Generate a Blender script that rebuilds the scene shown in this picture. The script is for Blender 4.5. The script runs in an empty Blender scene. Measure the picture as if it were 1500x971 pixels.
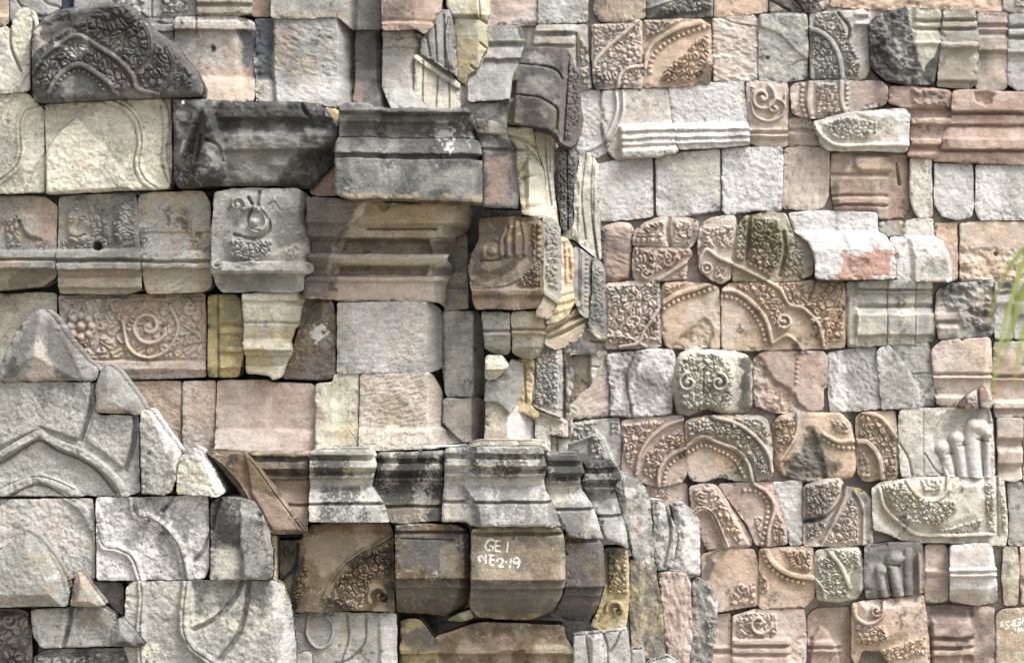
import bpy, math, random
import numpy as np

# ------------------------------------------------------------------ camera, sky, sun
sc = bpy.context.scene
D0 = 20.0            # metres from the camera to the near tower face
S0 = 0.004           # metres of stone per unit of the drawing on the near tower
GAP = 6.0            # the far tower stands this much further back
CAM = bpy.data.objects.new('camera', bpy.data.cameras.new('camera'))
sc.collection.objects.link(CAM)
CAM.location = (0, -D0, 0)
CAM.rotation_euler = (math.radians(90), 0, 0)
CAM.data.sensor_width = 36
CAM.data.lens = 36 * D0 / (1500 * S0)
CAM.data.clip_start = 0.1
CAM.data.clip_end = 2000
CAM.data.dof.use_dof = True
CAM.data.dof.focus_distance = D0 - 0.2
CAM.data.dof.aperture_fstop = 5.6
sc.camera = CAM
SUN_EL, SUN_AZ = 54, 50     # height above the horizon; degrees from straight behind the camera towards the right
w = bpy.data.worlds.new('World'); sc.world = w; w.use_nodes = True
nt = w.node_tree; nt.nodes.clear()
sky = nt.nodes.new('ShaderNodeTexSky'); sky.sky_type = 'NISHITA'; sky.sun_disc = False
sky.sun_elevation = math.radians(SUN_EL)
sky.sun_rotation = math.radians(180 - SUN_AZ)
sky.dust_density = 4.0
bg = nt.nodes.new('ShaderNodeBackground'); bg.inputs['Strength'].default_value = 0.15
wo = nt.nodes.new('ShaderNodeOutputWorld')
hs = nt.nodes.new('ShaderNodeHueSaturation'); hs.inputs['Saturation'].default_value = 0.35   # thin white overcast
nt.links.new(sky.outputs[0], hs.inputs['Color']); nt.links.new(hs.outputs[0], bg.inputs['Color'])
nt.links.new(bg.outputs[0], wo.inputs['Surface'])
sl = bpy.data.lights.new('sun', 'SUN'); sl.energy = 1.9; sl.angle = math.radians(20); sl.color = (1, 0.98, 0.945)
so = bpy.data.objects.new('sun', sl); sc.collection.objects.link(so)
so.rotation_euler = (math.radians(90 - SUN_EL), 0, math.radians(SUN_AZ))
so.location = (10, -10, 12)
vs = sc.view_settings
vs.view_transform = 'Standard'; vs.look = 'None'; vs.gamma = 1; vs.use_curve_mapping = False
vs.exposure = 1.0

# ------------------------------------------------------------------ noise
def _h(ix, iy, seed):
    n = (ix * 374761393 + iy * 668265263 + seed * 1442695041) & 0xFFFFFFFF
    n = ((n ^ (n >> 13)) * 1274126177) & 0xFFFFFFFF
    n = ((n ^ (n >> 16)) * 2246822519) & 0xFFFFFFFF
    return ((n ^ (n >> 15)) & 0xFFFF) / 65535.0
def vn(x, y, seed):
    xi = np.floor(x).astype(np.int64); yi = np.floor(y).astype(np.int64)
    fx = x - xi; fy = y - yi
    fx = fx * fx * (3 - 2 * fx); fy = fy * fy * (3 - 2 * fy)
    a = _h(xi, yi, seed); b = _h(xi + 1, yi, seed); c = _h(xi, yi + 1, seed); d = _h(xi + 1, yi + 1, seed)
    return (a + (b - a) * fx) * (1 - fy) + (c + (d - c) * fx) * fy
def fbm(x, y, seed, o=4):
    s = 0; a = 1.0; t = 0
    for k in range(o):
        ca, sa = math.cos(k * 0.9), math.sin(k * 0.9); f = 2.03 ** k
        s = s + a * (vn((x * ca - y * sa) * f, (x * sa + y * ca) * f, seed + k * 17) * 2 - 1); t += a; a *= 0.5
    return s / t * 1.5
def sstep(x, a, b):
    t = np.clip((x - a) / (b - a), 0, 1); return t * t * (3 - 2 * t)

def rnd_corners(P, r):
    out = []; n = len(P)
    for i in range(n):
        a, b, c = P[i - 1], P[i], P[(i + 1) % n]
        u = a - b; v = c - b; lu = np.hypot(*u); lv = np.hypot(*v)
        if lu < 1e-6 or lv < 1e-6: continue
        k = min(r, lu * 0.35, lv * 0.35)
        p = b + u / lu * k; q = b + v / lv * k
        out += [p, (p + q) / 2 * 0.5 + b * 0.5, q]
    return np.array(out)
def sdf(P, X, Y):
    d = np.full(X.shape, 1e9); ins = np.zeros(X.shape, bool); n = len(P)
    for i in range(n):
        x0, y0 = P[i]; x1, y1 = P[(i + 1) % n]
        ex, ey = x1 - x0, y1 - y0; L = ex * ex + ey * ey + 1e-12
        t = np.clip(((X - x0) * ex + (Y - y0) * ey) / L, 0, 1)
        d = np.minimum(d, (X - x0 - t * ex) ** 2 + (Y - y0 - t * ey) ** 2)
        if y0 != y1:
            c = ((y0 > Y) != (y1 > Y)) & (X < (x1 - x0) * (Y - y0) / (y1 - y0) + x0)
            ins ^= c
    d = np.sqrt(d); return np.where(ins, d, -d)
def smooth_path(pts, step=2.0):
    p = np.array(pts, float)
    if len(p) == 2:
        n = max(2, int(np.hypot(*(p[1] - p[0])) / step)); t = np.linspace(0, 1, n)[:, None]
        return p[0] * (1 - t) + p[1] * t
    q = np.vstack([2 * p[0] - p[1], p, 2 * p[-1] - p[-2]]); out = []
    for i in range(1, len(q) - 2):
        n = max(2, int(np.hypot(*(q[i + 1] - q[i])) / step)); t = np.linspace(0, 1, n, endpoint=False)[:, None]
        out.append(0.5 * (2 * q[i] + (q[i + 1] - q[i - 1]) * t + (2 * q[i - 1] - 5 * q[i] + 4 * q[i + 1] - q[i + 2]) * t * t
                          + (-q[i - 1] + 3 * q[i] - 3 * q[i + 1] + q[i + 2]) * t ** 3))
    out.append(p[-1:]); return np.vstack(out)
def pdist(path, X, Y, pad):
    d = np.full(X.shape, 1e3)
    m = (X > path[:, 0].min() - pad) & (X < path[:, 0].max() + pad) & (Y > path[:, 1].min() - pad) & (Y < path[:, 1].max() + pad)
    if not m.any(): return d
    x = X[m]; y = Y[m]; b = np.full(x.shape, 1e9)
    for i in range(0, len(path)):
        b = np.minimum(b, (x - path[i, 0]) ** 2 + (y - path[i, 1]) ** 2)
    d[m] = np.sqrt(b); return d

# ------------------------------------------------------------------ colours (albedo of the weathered sandstones)
PAL = dict(W=(214, 210, 207), w=(212, 203, 190), C=(214, 208, 184), P=(203, 177, 163), p=(208, 189, 174), O=(214, 180, 150),
           G=(152, 150, 143), g=(177, 175, 168), D=(98, 97, 95), K=(58, 57, 55), B=(126, 104, 76), b=(176, 157, 129),
           Y=(200, 176, 116), V=(112, 101, 99), R=(184, 151, 133), M=(126, 124, 84), X=(70, 80, 96), Z=(236, 236, 232), o=(205, 130, 100))
def lin(c):
    c = np.array(c, float) / 255.0; c = c.mean() + (c - c.mean()) * 0.68
    return np.where(c <= 0.04045, c / 12.92, ((c + 0.055) / 1.055) ** 2.4) * 0.78
PAL = {k: lin(v) for k, v in PAL.items()}

# ------------------------------------------------------------------ relief operations; all lengths in drawing units (4 mm)
class Cx: pass
def prof(pts, x0=-1e4, x1=1e4, s=0.0, soft=4, xr=None, mould=True):
    """a moulding profile: projection as a function of height"""
    def f(c):
        yy = c.Y - s * (c.X - (xr if xr is not None else c.cx)) + c.wob
        v = np.interp(yy, [p[0] for p in pts], [p[1] for p in pts])
        m = sstep(c.X, x0 - soft, x0 + soft) * (1 - sstep(c.X, x1 - soft, x1 + soft))
        c.pr = c.pr + v * m; c.H = c.H + v * m
        if mould and len(pts) >= 6:
            for i in range(len(pts) - 1):
                (a, ha), (b, hb) = pts[i], pts[i + 1]; lo = min(pts[i - 1][1] if i else -9, pts[i + 2][1] if i + 2 < len(pts) else -9)
                if 4 <= b - a <= 15 and min(ha, hb) >= 3 and min(ha, hb) - lo >= 3:
                    c.parts.append(('raised_moulding', (yy > a - .8) & (yy < b + .8) & (m > .5)))
    return f
def plan(pts, m=0.5):
    """depth as a function of x (redented corners); the corner shifts with the moulding's projection"""
    def f(c):
        c.H = c.H + np.interp(c.X - m * c.pr + c.wob, [p[0] for p in pts], [p[1] for p in pts])
    return f
def fall(p1, p2, k, maxd=400, rough=0):
    """a face that turns away to the right of the line p1 > p2"""
    def f(c):
        ex, ey = p2[0] - p1[0], p2[1] - p1[1]; L = math.hypot(ex, ey)
        t = ((c.X - p1[0]) * ey - (c.Y - p1[1]) * ex) / L + c.wob
        t = np.where(t < -1e3, 0, t)
        c.H = c.H - np.minimum(np.clip(t, 0, None) * k, maxd) + (rough * fbm(c.X / 9, c.Y / 9, c.seed + 5) * sstep(t, 0, 6) if rough else 0)
    return f
def put(c, h, mask, part):
    c.C = np.maximum(c.C, h) if part != 'cut' else c.C
    if part and part != 'cut': c.parts.append((part, mask))
def band(pts, w=6, h=3, part='carved_band', lip=False, rd=False):
    def f(c):
        P = smooth_path(pts); d = pdist(P, c.X, c.Y, w + 4)
        v = h * (1 - sstep(d, w / 2 - 1.2, w / 2 + 0.8))
        if rd or part in ('coil_column', 'carved_loop', 'vine_stem'): v = h * np.sqrt(np.clip(1 - (d / (w / 2)) ** 2, 0, 1)) if part != 'carved_band' else h * .62 * np.clip(1 - (2 * d / w) ** 6, 0, 1) * (1 - .35 * sstep(fbm(c.X / 15, c.Y / 15, c.seed + 90, 3), 0, .8))
        if lip: v = v - 0.55 * h * (1 - sstep(np.abs(d - w * 0.16), 0.2, 1.3))
        put(c, v, d < w / 2 + 0.7, part)
    return f
def cut(pts, w=3, h=5):
    def f(c):
        P = smooth_path(pts); d = pdist(P, c.X, c.Y, w + 4)
        c.N = np.maximum(c.N, h * (1 - sstep(d, w * 0.15, w * 0.75)))
    return f
def beads(pts, r=3.2, h=3, part='bead_row', gap=2.15):
    def f(c):
        P = smooth_path(pts, 0.5); s = np.concatenate([[0], np.cumsum(np.hypot(*np.diff(P, axis=0).T))])
        n = max(2, int(s[-1] / (gap * r)) + 1); q = np.linspace(0, s[-1], n)
        cs = np.stack([np.interp(q, s, P[:, 0]), np.interp(q, s, P[:, 1])], 1)
        v = np.zeros(c.X.shape); m = np.zeros(c.X.shape, bool)
        for a, b in cs:
            d = np.hypot(c.X - a, c.Y - b); v = np.maximum(v, h * np.sqrt(np.clip(1 - (d / r) ** 2, 0, 1))); m |= d < r
        v = v * (1 - 0) ; put(c, v, m, part)
    return f
def spiral(cx, cy, R, turns=1.6, w=4, h=4, a0=0.0, dr=1, part='scroll', ball=True):
    def f(c):
        t = np.linspace(0, 1, max(12, int(turns * 2 * math.pi * R / 3)))
        a = a0 + dr * t * turns * 2 * math.pi; r = R * (1 - t) ** 0.9
        P = np.stack([cx + r * np.cos(a), cy + r * np.sin(a)], 1); d = pdist(P, c.X, c.Y, w + 4)
        v = h * (1 - sstep(d, w * 0.2, w * 0.62))
        if ball: v = np.maximum(v, (h + 1) * np.sqrt(np.clip(1 - (np.hypot(c.X - cx, c.Y - cy) / (R * 0.24)) ** 2, 0, 1)))
        put(c, v, (np.hypot(c.X - cx, c.Y - cy) < R + w / 2), part)
    return f
def flower(cx, cy, R, n=8, h=4, part='rosette'):
    def f(c):
        dx, dy = c.X - cx, c.Y - cy; r = np.hypot(dx, dy); a = np.arctan2(dy, dx)
        v = np.zeros(c.X.shape)
        for k in range(n):
            q = k * 2 * math.pi / n; px, py = cx + R * 0.66 * math.cos(q), cy + R * 0.66 * math.sin(q)
            v = np.maximum(v, h * np.sqrt(np.clip(1 - (np.hypot(c.X - px, c.Y - py) / (R * 0.31)) ** 2, 0, 1)))
        v = np.maximum(v, (h + 1) * np.sqrt(np.clip(1 - (r / (R * 0.33)) ** 2, 0, 1)))
        v = np.maximum(v, 0.6 * h * (1 - sstep(np.abs(r - R), 0.6, 1.8)))
        put(c, v, r < R + 1, part)
    return f
def knob(cx, cy, rx, ry, h):
    def f(c):
        d = np.clip(1 - ((c.X - cx) / rx) ** 2 - ((c.Y - cy) / ry) ** 2, 0, 1); c.C = np.maximum(c.C, h * np.sqrt(d))
    return f
def ring(cx, cy, R, w=2.5, h=3, part='ring'):
    def f(c):
        r = np.hypot(c.X - cx, c.Y - cy)
        put(c, np.maximum(h * (1 - sstep(np.abs(r - R), w * .3, w * .8)), h * np.sqrt(np.clip(1 - (r / (R * .45)) ** 2, 0, 1))), r < R + w / 2, part)
    return f
def fol(poly, size_=11, h=4.5, seed=None, part='carved_foliage', base=0.0, worn=0.0):
    """a field of small carved curls, buds and flame leaves"""
    def f(c):
        P = np.array(poly, float); e = sdf(P, c.X, c.Y); m = e > 0
        if not m.any(): return
        rs = np.random.RandomState(c.seed + (seed or 3))
        size = size_ * 1.15
        x0, y0 = P.min(0); x1, y1 = P.max(0); pts = []
        yy = y0; k = 0
        while yy < y1 + size:
            xx = x0 + (k % 2) * size / 2
            while xx < x1 + size:
                pts.append((xx + rs.uniform(-.3, .3) * size, yy + rs.uniform(-.3, .3) * size)); xx += size
            yy += size * 0.86; k += 1
        x = c.X[m] + 1.3 * fbm(c.X[m] / 7, c.Y[m] / 7, c.seed + 41, 2); y = c.Y[m] + 1.3 * fbm(c.X[m] / 7, c.Y[m] / 7, c.seed + 57, 2)
        pa = np.array(pts); n = len(pts); kind = rs.uniform(0, 1, n); dr = rs.choice([-1, 1], n); hs_ = rs.uniform(.7, 1.1, n)
        an = fbm(pa[:, 0] / 34, pa[:, 1] / 34, c.seed + 66, 2) * 3.2 - 1.2 + rs.uniform(-.45, .45, n)      # sprays: neighbours lean the same way
        el = np.where(kind < .36, 1.0, rs.uniform(1.35, 1.8, n))
        f1 = np.full(x.shape, 1e9); f2 = f1.copy(); idx = np.zeros(x.shape, int)
        for i, (a, b) in enumerate(pts):
            ca, sa = math.cos(an[i]), math.sin(an[i]); t_ = (x - a) * ca + (y - b) * sa; n_ = -(x - a) * sa + (y - b) * ca
            n_ = n_ + .05 * t_ * np.abs(t_) * dr[i] / size * (el[i] > 1)          # flame leaves bend at the tip
            d = np.hypot(t_ / el[i], n_ * (1 if el[i] == 1 else 1.12)); cl = d < f1
            f2 = np.where(cl, f1, np.minimum(f2, d)); f1 = np.where(cl, d, f1); idx = np.where(cl, i, idx)
        dx = x - pa[idx, 0]; dy = y - pa[idx, 1]; th = np.arctan2(dy, dx); rr = f1 / size
        dome = sstep(f2 - f1, 0.0, 0.26 * size)
        sw = 0.5 + 0.5 * np.cos(dr[idx] * th + rr * 11.5 + an[idx])
        curl = dome * (0.25 + 0.75 * sw * sstep(rr, 0, 0.16)) + 0.45 * np.clip(1 - (rr / .2) ** 2, 0, 1)
        t2 = dx * np.cos(an[idx]) + dy * np.sin(an[idx]); n2 = -dx * np.sin(an[idx]) + dy * np.cos(an[idx])
        rib = 1 - .55 * (1 - sstep(np.abs(n2) / size, .03, .10)) ; vein = .86 + .14 * np.cos((t2 * .8 + np.abs(n2) * 1.2) / size * 13)
        leaf = dome * (0.45 + 0.75 * np.clip(.5 + t2 / size * .55, 0, 1)) * rib * vein * np.sqrt(np.clip(1.1 - (n2 / size / .62) ** 2, .05, 1))
        v = np.where(kind[idx] < .36, curl, leaf) * h * 1.35 * hs_[idx]
        if worn: v = v * np.clip(1 - worn * sstep(fbm(x / 22, y / 22, c.seed + 77), -.2, .5), 0, 1)
        V = np.zeros(c.X.shape); V[m] = base + v * np.clip(e[m] / 2.5, 0, 1); put(c, V, m & (e > 1), part)
    return f
def lift(poly, h, soft=3, part=None, smooth=False):
    def f(c):
        P = np.array(poly, float)
        if smooth: P = smooth_path(list(poly) + [poly[0]], 4)[:-1]
        e = sdf(P, c.X, c.Y) + c.wob * 0.6
        c.H = c.H + h * np.clip(e / soft, 0, 1)
        if part: c.parts.append((part, e > 0))
    return f
def brk(poly, h, soft=3, rough=3):
    """a broken-away or rough patch, h below the face"""
    def f(c):
        e = sdf(np.array(poly, float), c.X, c.Y) + 3 * fbm(c.X / 12, c.Y / 12, c.seed + 9)
        m = sstep(e, -soft / 2, soft)
        c.C = c.C * (1 - m)
        for p in c.parts: p[1][m > .5] = False
        c.H = c.H - m * (h + rough * fbm(c.X / 16, c.Y / 11, c.seed + 21) + rough * .5 * fbm(c.X / 5, c.Y / 5, c.seed + 22))
    return f
def hole(x, y, r, h=14):
    def f(c):
        d = np.hypot(c.X - x, c.Y - y) + c.wob
        c.N = np.maximum(c.N, h * (1 - sstep(d, r * .7, r * 1.1)))
    return f
def rough(a, sx=5, sy=5, ang=0):
    """tool marks"""
    def f(c):
        ca, sa = math.cos(math.radians(ang)), math.sin(math.radians(ang))
        c.H = c.H + a * fbm((c.X * ca + c.Y * sa) / sx, (-c.X * sa + c.Y * ca) / sy, c.seed + 31, 3)
    return f
def stain_or_light(code, poly=None, s=0.8, soft=7, nz=6, sc_=16):
    """paint-like patch of lichen, bleaching, other stone colour or painted side light, with its own outline"""
    def f(c):
        e = 30.0 if poly is None else sdf(np.array(poly, float), c.X, c.Y)
        n = fbm(c.X / sc_, c.Y / sc_, c.seed + hash_code(code), 4) * nz + fbm(c.X / 4, c.Y / 4, c.seed + 8, 2) * nz * .4
        if poly is None: e = n - nz * 0.15
        else: e = e + n
        m = (sstep(e, -soft / 2, soft / 2 + 1e-3) * s)[..., None]
        c.K = c.K * (1 - m) + PAL[code] * m
    return f
def hash_code(s): return sum(ord(q) * 7 for q in s)
def streak(code, y0, y1, s=0.8, sx=14, x0=-1e4, x1=1e4, thr=0.0):
    """run-down streaks between two heights"""
    def f(c):
        n = fbm(c.X / sx, c.Y / (sx * 2.6), c.seed + 61, 4) + 0.6 * fbm(c.X / 2.8, c.Y / 2.4, c.seed + 62, 3)
        m = sstep(n, thr - .15, thr + .45) * sstep(c.Y, y0 - 4, y0 + 4) * (1 - sstep(c.Y, y1 - 6, y1 + 6)) * sstep(c.X, x0 - 5, x0 + 5) * (1 - sstep(c.X, x1 - 5, x1 + 5)) * s
        c.K = c.K * (1 - m[..., None]) + PAL[code] * m[..., None]
    return f
def mark(strokes, w=3.0):
    def f(c):
        m = np.zeros(c.X.shape, bool)
        wear = fbm(c.X / 3.0, c.Y / 3.0, c.seed + 4, 2)
        for s in strokes:
            m |= pdist(smooth_path(s, 0.5), c.X, c.Y, w + 2) < w / 2 + wear * 0.35
        m &= wear > -0.75
        c.C = c.C + m * 0.25; c.K = np.where(m[..., None], PAL['Z'] * 1.0, c.K); c.parts.append(('chalk_number', m))
    return f
def nosplit(f):
    def g(c):
        n = len(c.parts); f(c); del c.parts[n:]
    return g

# ------------------------------------------------------------------ materials
def stone_material(name, bump=1.0, grain=90.0):
    m = bpy.data.materials.new(name); m.use_nodes = True; t = m.node_tree; N = t.nodes; L = t.links
    b = N['Principled BSDF']; b.inputs['Roughness'].default_value = 0.93; b.inputs['Specular IOR Level'].default_value = 0.15
    tc = N.new('ShaderNodeTexCoord'); oi = N.new('ShaderNodeObjectInfo')
    mv = N.new('ShaderNodeVectorMath'); mv.operation = 'MULTIPLY_ADD'; mv.inputs[1].default_value = (1, 1, 1)
    ml = N.new('ShaderNodeMath'); ml.operation = 'MULTIPLY'; ml.inputs[1].default_value = 37.0
    L.new(oi.outputs['Random'], ml.inputs[0]); L.new(tc.outputs['Object'], mv.inputs[0]); L.new(ml.outputs[0], mv.inputs[2])
    at = N.new('ShaderNodeAttribute'); at.attribute_name = 'Col'
    def noise(sc_, det, ro=.6):
        n = N.new('ShaderNodeTexNoise'); n.inputs['Scale'].default_value = sc_; n.inputs['Detail'].default_value = det
        n.inputs['Roughness'].default_value = ro; L.new(mv.outputs[0], n.inputs['Vector']); return n
    n1 = noise(grain, 5, .8); n2 = noise(9, 6, .65); mp = N.new('ShaderNodeMapping'); mp.inputs['Scale'].default_value = (1, 1, 4.5); mp.inputs['Rotation'].default_value = (0, .12, 0); L.new(mv.outputs[0], mp.inputs[0]); L.new(mp.outputs[0], n2.inputs['Vector']); n3 = noise(grain * .55, 3)
    r1 = N.new('ShaderNodeMapRange'); r1.inputs['From Min'].default_value = .3; r1.inputs['From Max'].default_value = .7
    r1.inputs['To Min'].default_value = .58; r1.inputs['To Max'].default_value = 1.38; L.new(n1.outputs['Fac'], r1.inputs['Value'])
    r2 = N.new('ShaderNodeMapRange'); r2.inputs['From Min'].default_value = .3; r2.inputs['From Max'].default_value = .7
    r2.inputs['To Min'].default_value = .84; r2.inputs['To Max'].default_value = 1.16; L.new(n2.outputs['Fac'], r2.inputs['Value'])
    mm = N.new('ShaderNodeMath'); mm.operation = 'MULTIPLY'; L.new(r1.outputs[0], mm.inputs[0]); L.new(r2.outputs[0], mm.inputs[1])
    vm = N.new('ShaderNodeVectorMath'); vm.operation = 'SCALE'; L.new(at.outputs['Color'], vm.inputs[0]); L.new(mm.outputs[0], vm.inputs['Scale'])
    # pits and pale crystals
    vo = N.new('ShaderNodeTexVoronoi'); vo.inputs['Scale'].default_value = grain * .9; L.new(mv.outputs[0], vo.inputs['Vector'])
    cr = N.new('ShaderNodeMapRange'); cr.inputs['From Min'].default_value = 0.0; cr.inputs['From Max'].default_value = .22
    cr.inputs['To Min'].default_value = .72; cr.inputs['To Max'].default_value = 1.0; L.new(vo.outputs['Distance'], cr.inputs['Value'])
    v2 = N.new('ShaderNodeVectorMath'); v2.operation = 'SCALE'; L.new(vm.outputs[0], v2.inputs[0]); L.new(cr.outputs[0], v2.inputs['Scale'])
    L.new(v2.outputs[0], b.inputs['Base Color'])
    ad = N.new('ShaderNodeMath'); ad.operation = 'MULTIPLY_ADD'; ad.inputs[1].default_value = .6
    L.new(n1.outputs['Fac'], ad.inputs[0]); L.new(n3.outputs['Fac'], ad.inputs[2])
    bp = N.new('ShaderNodeBump'); bp.inputs['Strength'].default_value = min(1.0, .6 * bump); bp.inputs['Distance'].default_value = .012 * bump
    L.new(ad.outputs[0], bp.inputs['Height']); L.new(bp.outputs[0], b.inputs['Normal'])
    return m
MAT = {'s': stone_material('weathered_sandstone', .7, 110), 'c': stone_material('new_cut_sandstone', .85, 85), 'f': stone_material('smooth_sandstone', .45, 130)}
def simple_material(name, col, rough_=.6, metal=0.0, sc_=30, var=.2):
    m = bpy.data.materials.new(name); m.use_nodes = True; N = m.node_tree.nodes; L = m.node_tree.links; b = N['Principled BSDF']
    n = N.new('ShaderNodeTexNoise'); n.inputs['Scale'].default_value = sc_; n.inputs['Detail'].default_value = 5
    r = N.new('ShaderNodeMix'); r.data_type = 'RGBA'
    r.inputs[6].default_value = (*[q * (1 - var) for q in col], 1); r.inputs[7].default_value = (*[min(1, q * (1 + var)) for q in col], 1)
    L.new(n.outputs['Fac'], r.inputs[0]); L.new(r.outputs[2], b.inputs['Base Color'])
    b.inputs['Roughness'].default_value = rough_; b.inputs['Metallic'].default_value = metal
    return m

# ------------------------------------------------------------------ mesh output
def make_mesh(name, V, F, K, mat):
    me = bpy.data.meshes.new(name); n = len(V); m = len(F)
    me.vertices.add(n); me.vertices.foreach_set('co', V.astype(np.float32).ravel())
    me.loops.add(m * 4); me.loops.foreach_set('vertex_index', F.astype(np.int32).ravel())
    me.polygons.add(m); me.polygons.foreach_set('loop_start', np.arange(m, dtype=np.int32) * 4)
    me.polygons.foreach_set('loop_total', np.full(m, 4, np.int32))
    me.polygons.foreach_set('use_smooth', np.ones(m, bool))
    me.update(calc_edges=True); me.validate()
    ca = me.color_attributes.new('Col', 'FLOAT_COLOR', 'POINT')
    ca.data.foreach_set('color', np.concatenate([K, np.ones((n, 1))], 1).astype(np.float32).ravel())
    me.materials.append(mat)
    return me
def link(name, me, parent=None, loc=None):
    o = bpy.data.objects.new(name, me); sc.collection.objects.link(o)
    if parent is not None: o.parent = parent
    if loc is not None: o.location = loc
    return o
def compact(V, F, K):
    u, inv = np.unique(F, return_inverse=True)
    return V[u], inv.reshape(F.shape), K[u]

COUNT = [0]
WALL = {'y': 0.0, 'group': '', 'n': 1}
def S(name, label, cat, poly, z, col, *ops, g=None, r=2.1, mat='s', T=60, amp=1.3, lich=0.12, gap=-.7, cr=3.5, edge=.55, parts=True):
    COUNT[0] += 1; seed = COUNT[0] * 101 + 7
    P = rnd_corners(np.array(poly, float), cr * (.5 + 1.1 * _h(np.int64(seed), np.int64(3), 2))); r = r * (.55 + 1.0 * _h(np.int64(seed), np.int64(5), 9)); gap = gap - (.5 if WALL['y'] > 0 else 0); edge = edge * (.6 + 1.2 * _h(np.int64(seed), np.int64(8), 4))
    carved = len(ops) > 0
    g = (g or (1.55 if carved else 2.0)) * .86
    x0, y0 = P.min(0) - 5; x1, y1 = P.max(0) + 5
    # stones that run out of the picture need no fine mesh there
    X, Y = np.meshgrid(np.arange(x0, x1 + g, g), np.arange(y0, y1 + g, g))
    c = Cx(); c.X, c.Y, c.seed = X, Y, seed; c.cx = P[:, 0].mean()
    d = sdf(P, X, Y) - gap + edge * (1.1 * fbm(X / 13, Y / 13, seed, 3) + .9 * fbm(X / 42, Y / 42, seed + 2, 2)) - .3
    c.wob = .9 * fbm(X / 17, Y / 17, seed + 11, 3)
    c.pr = np.zeros(X.shape); c.H = np.zeros(X.shape); c.C = np.zeros(X.shape); c.N = np.zeros(X.shape); c.parts = []
    # colours
    K = np.empty(X.shape + (3,)); K[:] = PAL[col[0]]
    if len(col) > 1:
        m = sstep(fbm(X / 38, Y / 38, seed + 3, 4), -.15, .55)[..., None]; K = K * (1 - m * .7) + PAL[col[1]] * m * .7
    if len(col) > 2:
        m = sstep(fbm(X / 24, Y / 24, seed + 4, 4), .1, .6)[..., None]; K = K * (1 - m * .6) + PAL[col[2]] * m * .6
    K = K * (1 + .13 * fbm(X / 11, Y / 11, seed + 6, 4))[..., None]
    if lich:
        n = fbm(X / 30, Y / 30, seed + 12, 3) + .45 * fbm(X / 4, Y / 4, seed + 13, 3)
        m = (sstep(n, 1.0 - lich * 2.2, 1.5 - lich * 2.2) * .65)[..., None]; K = K * (1 - m) + PAL['K'] * 1.2 * m
    n = fbm(X / 3.2, Y / 3.2, seed + 14, 2) + .5 * fbm(X / 40, Y / 40, seed + 15, 2)
    m = (sstep(n, .8, 1.3) * .4)[..., None]; K = K * (1 - m) + PAL['W'] * m
    if WALL['y'] == 0:      # black lichen that runs on from stone to stone
        n = fbm(X / 85, Y / 110, 4242, 3) + .35 * fbm(X / 14, Y / 22, 4243, 3) + .3 * fbm(X / 3, Y / 3, 4244, 2)
        m = (sstep(n, .35, 1.1) * .38)[..., None]; K = K * (1 - m) + PAL['D'] * .8 * m
    q = _h(np.int64(seed), np.int64(31), 6)
    n = fbm(X / 2.2, Y / 2.2, seed + 71, 2) + .5 * fbm(X / 26, Y / 26, seed + 72, 3)
    m = (sstep(n, 1.02 - .3 * q, 1.14 - .3 * q) * .55)[..., None]; K = K * (1 - m) + PAL['D'] * m
    n = fbm(X / 60, Y / (6 + 10 * q), seed + 73, 4); K = K * (1 + .10 * (1 - q) * n)[..., None]      # bedding
    c.K = K
    for o in ops: o(c)
    wr = amp * (1.1 * fbm(X / 34, Y / 34, seed + 7, 3) + .42 * fbm(X / 8, Y / 8, seed + 8, 4))
    H = c.H + 1.2 * c.C - 1.2 * c.N + wr
    t = np.clip(d / r, 0, 1); H = H - r * .95 * (1 - np.sqrt(np.clip(1 - (1 - t) ** 2, 0, 1))) - 1.0 * sstep(fbm(X / 9, Y / 9, seed + 19, 3), .3, .9) * (1 - sstep(d, 2, 9)) * 4 * edge
    # cells
    keep_v = d > -.75 * g
    C = keep_v[:-1, :-1] & keep_v[1:, :-1] & keep_v[:-1, 1:] & keep_v[1:, 1:]
    C &= (d[:-1, :-1] + d[1:, :-1] + d[:-1, 1:] + d[1:, 1:]) > 0
    gy, gx = np.gradient(d, g); gl = np.hypot(gx, gy) + 1e-6
    cc = np.pad(C, 1); inner = cc[:-1, :-1] & cc[1:, :-1] & cc[:-1, 1:] & cc[1:, 1:]
    used = cc[:-1, :-1] | cc[1:, :-1] | cc[:-1, 1:] | cc[1:, 1:]
    edgev = used & ~inner
    mv = np.where(edgev, np.clip(d, -1.3 * g, 1.3 * g), 0)
    Xs = X - mv * gx / gl; Ys = Y - mv * gy / gl
    y_w = WALL['y']; s = S0 * (D0 + y_w - z * S0) / D0
    ny, nx = X.shape; idx = np.arange(ny * nx).reshape(ny, nx)
    VX = (Xs - 750) * s; VZ = (485.5 - Ys) * s; VY = y_w - (z + H) * S0 * (D0 + y_w) / D0
    V = np.stack([VX, VY, VZ], -1).reshape(-1, 3); Kf = np.clip(c.K, .01, .85).reshape(-1, 3)
    zb = float(H[used].min()) - T; VB = V.copy(); VB[:, 1] = y_w - (z + zb) * S0
    off = ny * nx
    ii, jj = np.nonzero(C)
    F = np.stack([idx[ii, jj], idx[ii + 1, jj], idx[ii + 1, jj + 1], idx[ii, jj + 1]], 1)
    part_id = np.zeros(len(ii), int); names = ['']
    if parts:
        for nm, mk in c.parts:
            mc = (mk[:-1, :-1].astype(int) + mk[1:, :-1] + mk[:-1, 1:] + mk[1:, 1:])[ii, jj] >= 3
            if mc.sum() >= 24:
                names.append(nm); part_id[mc] = len(names) - 1
    side = []
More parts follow.
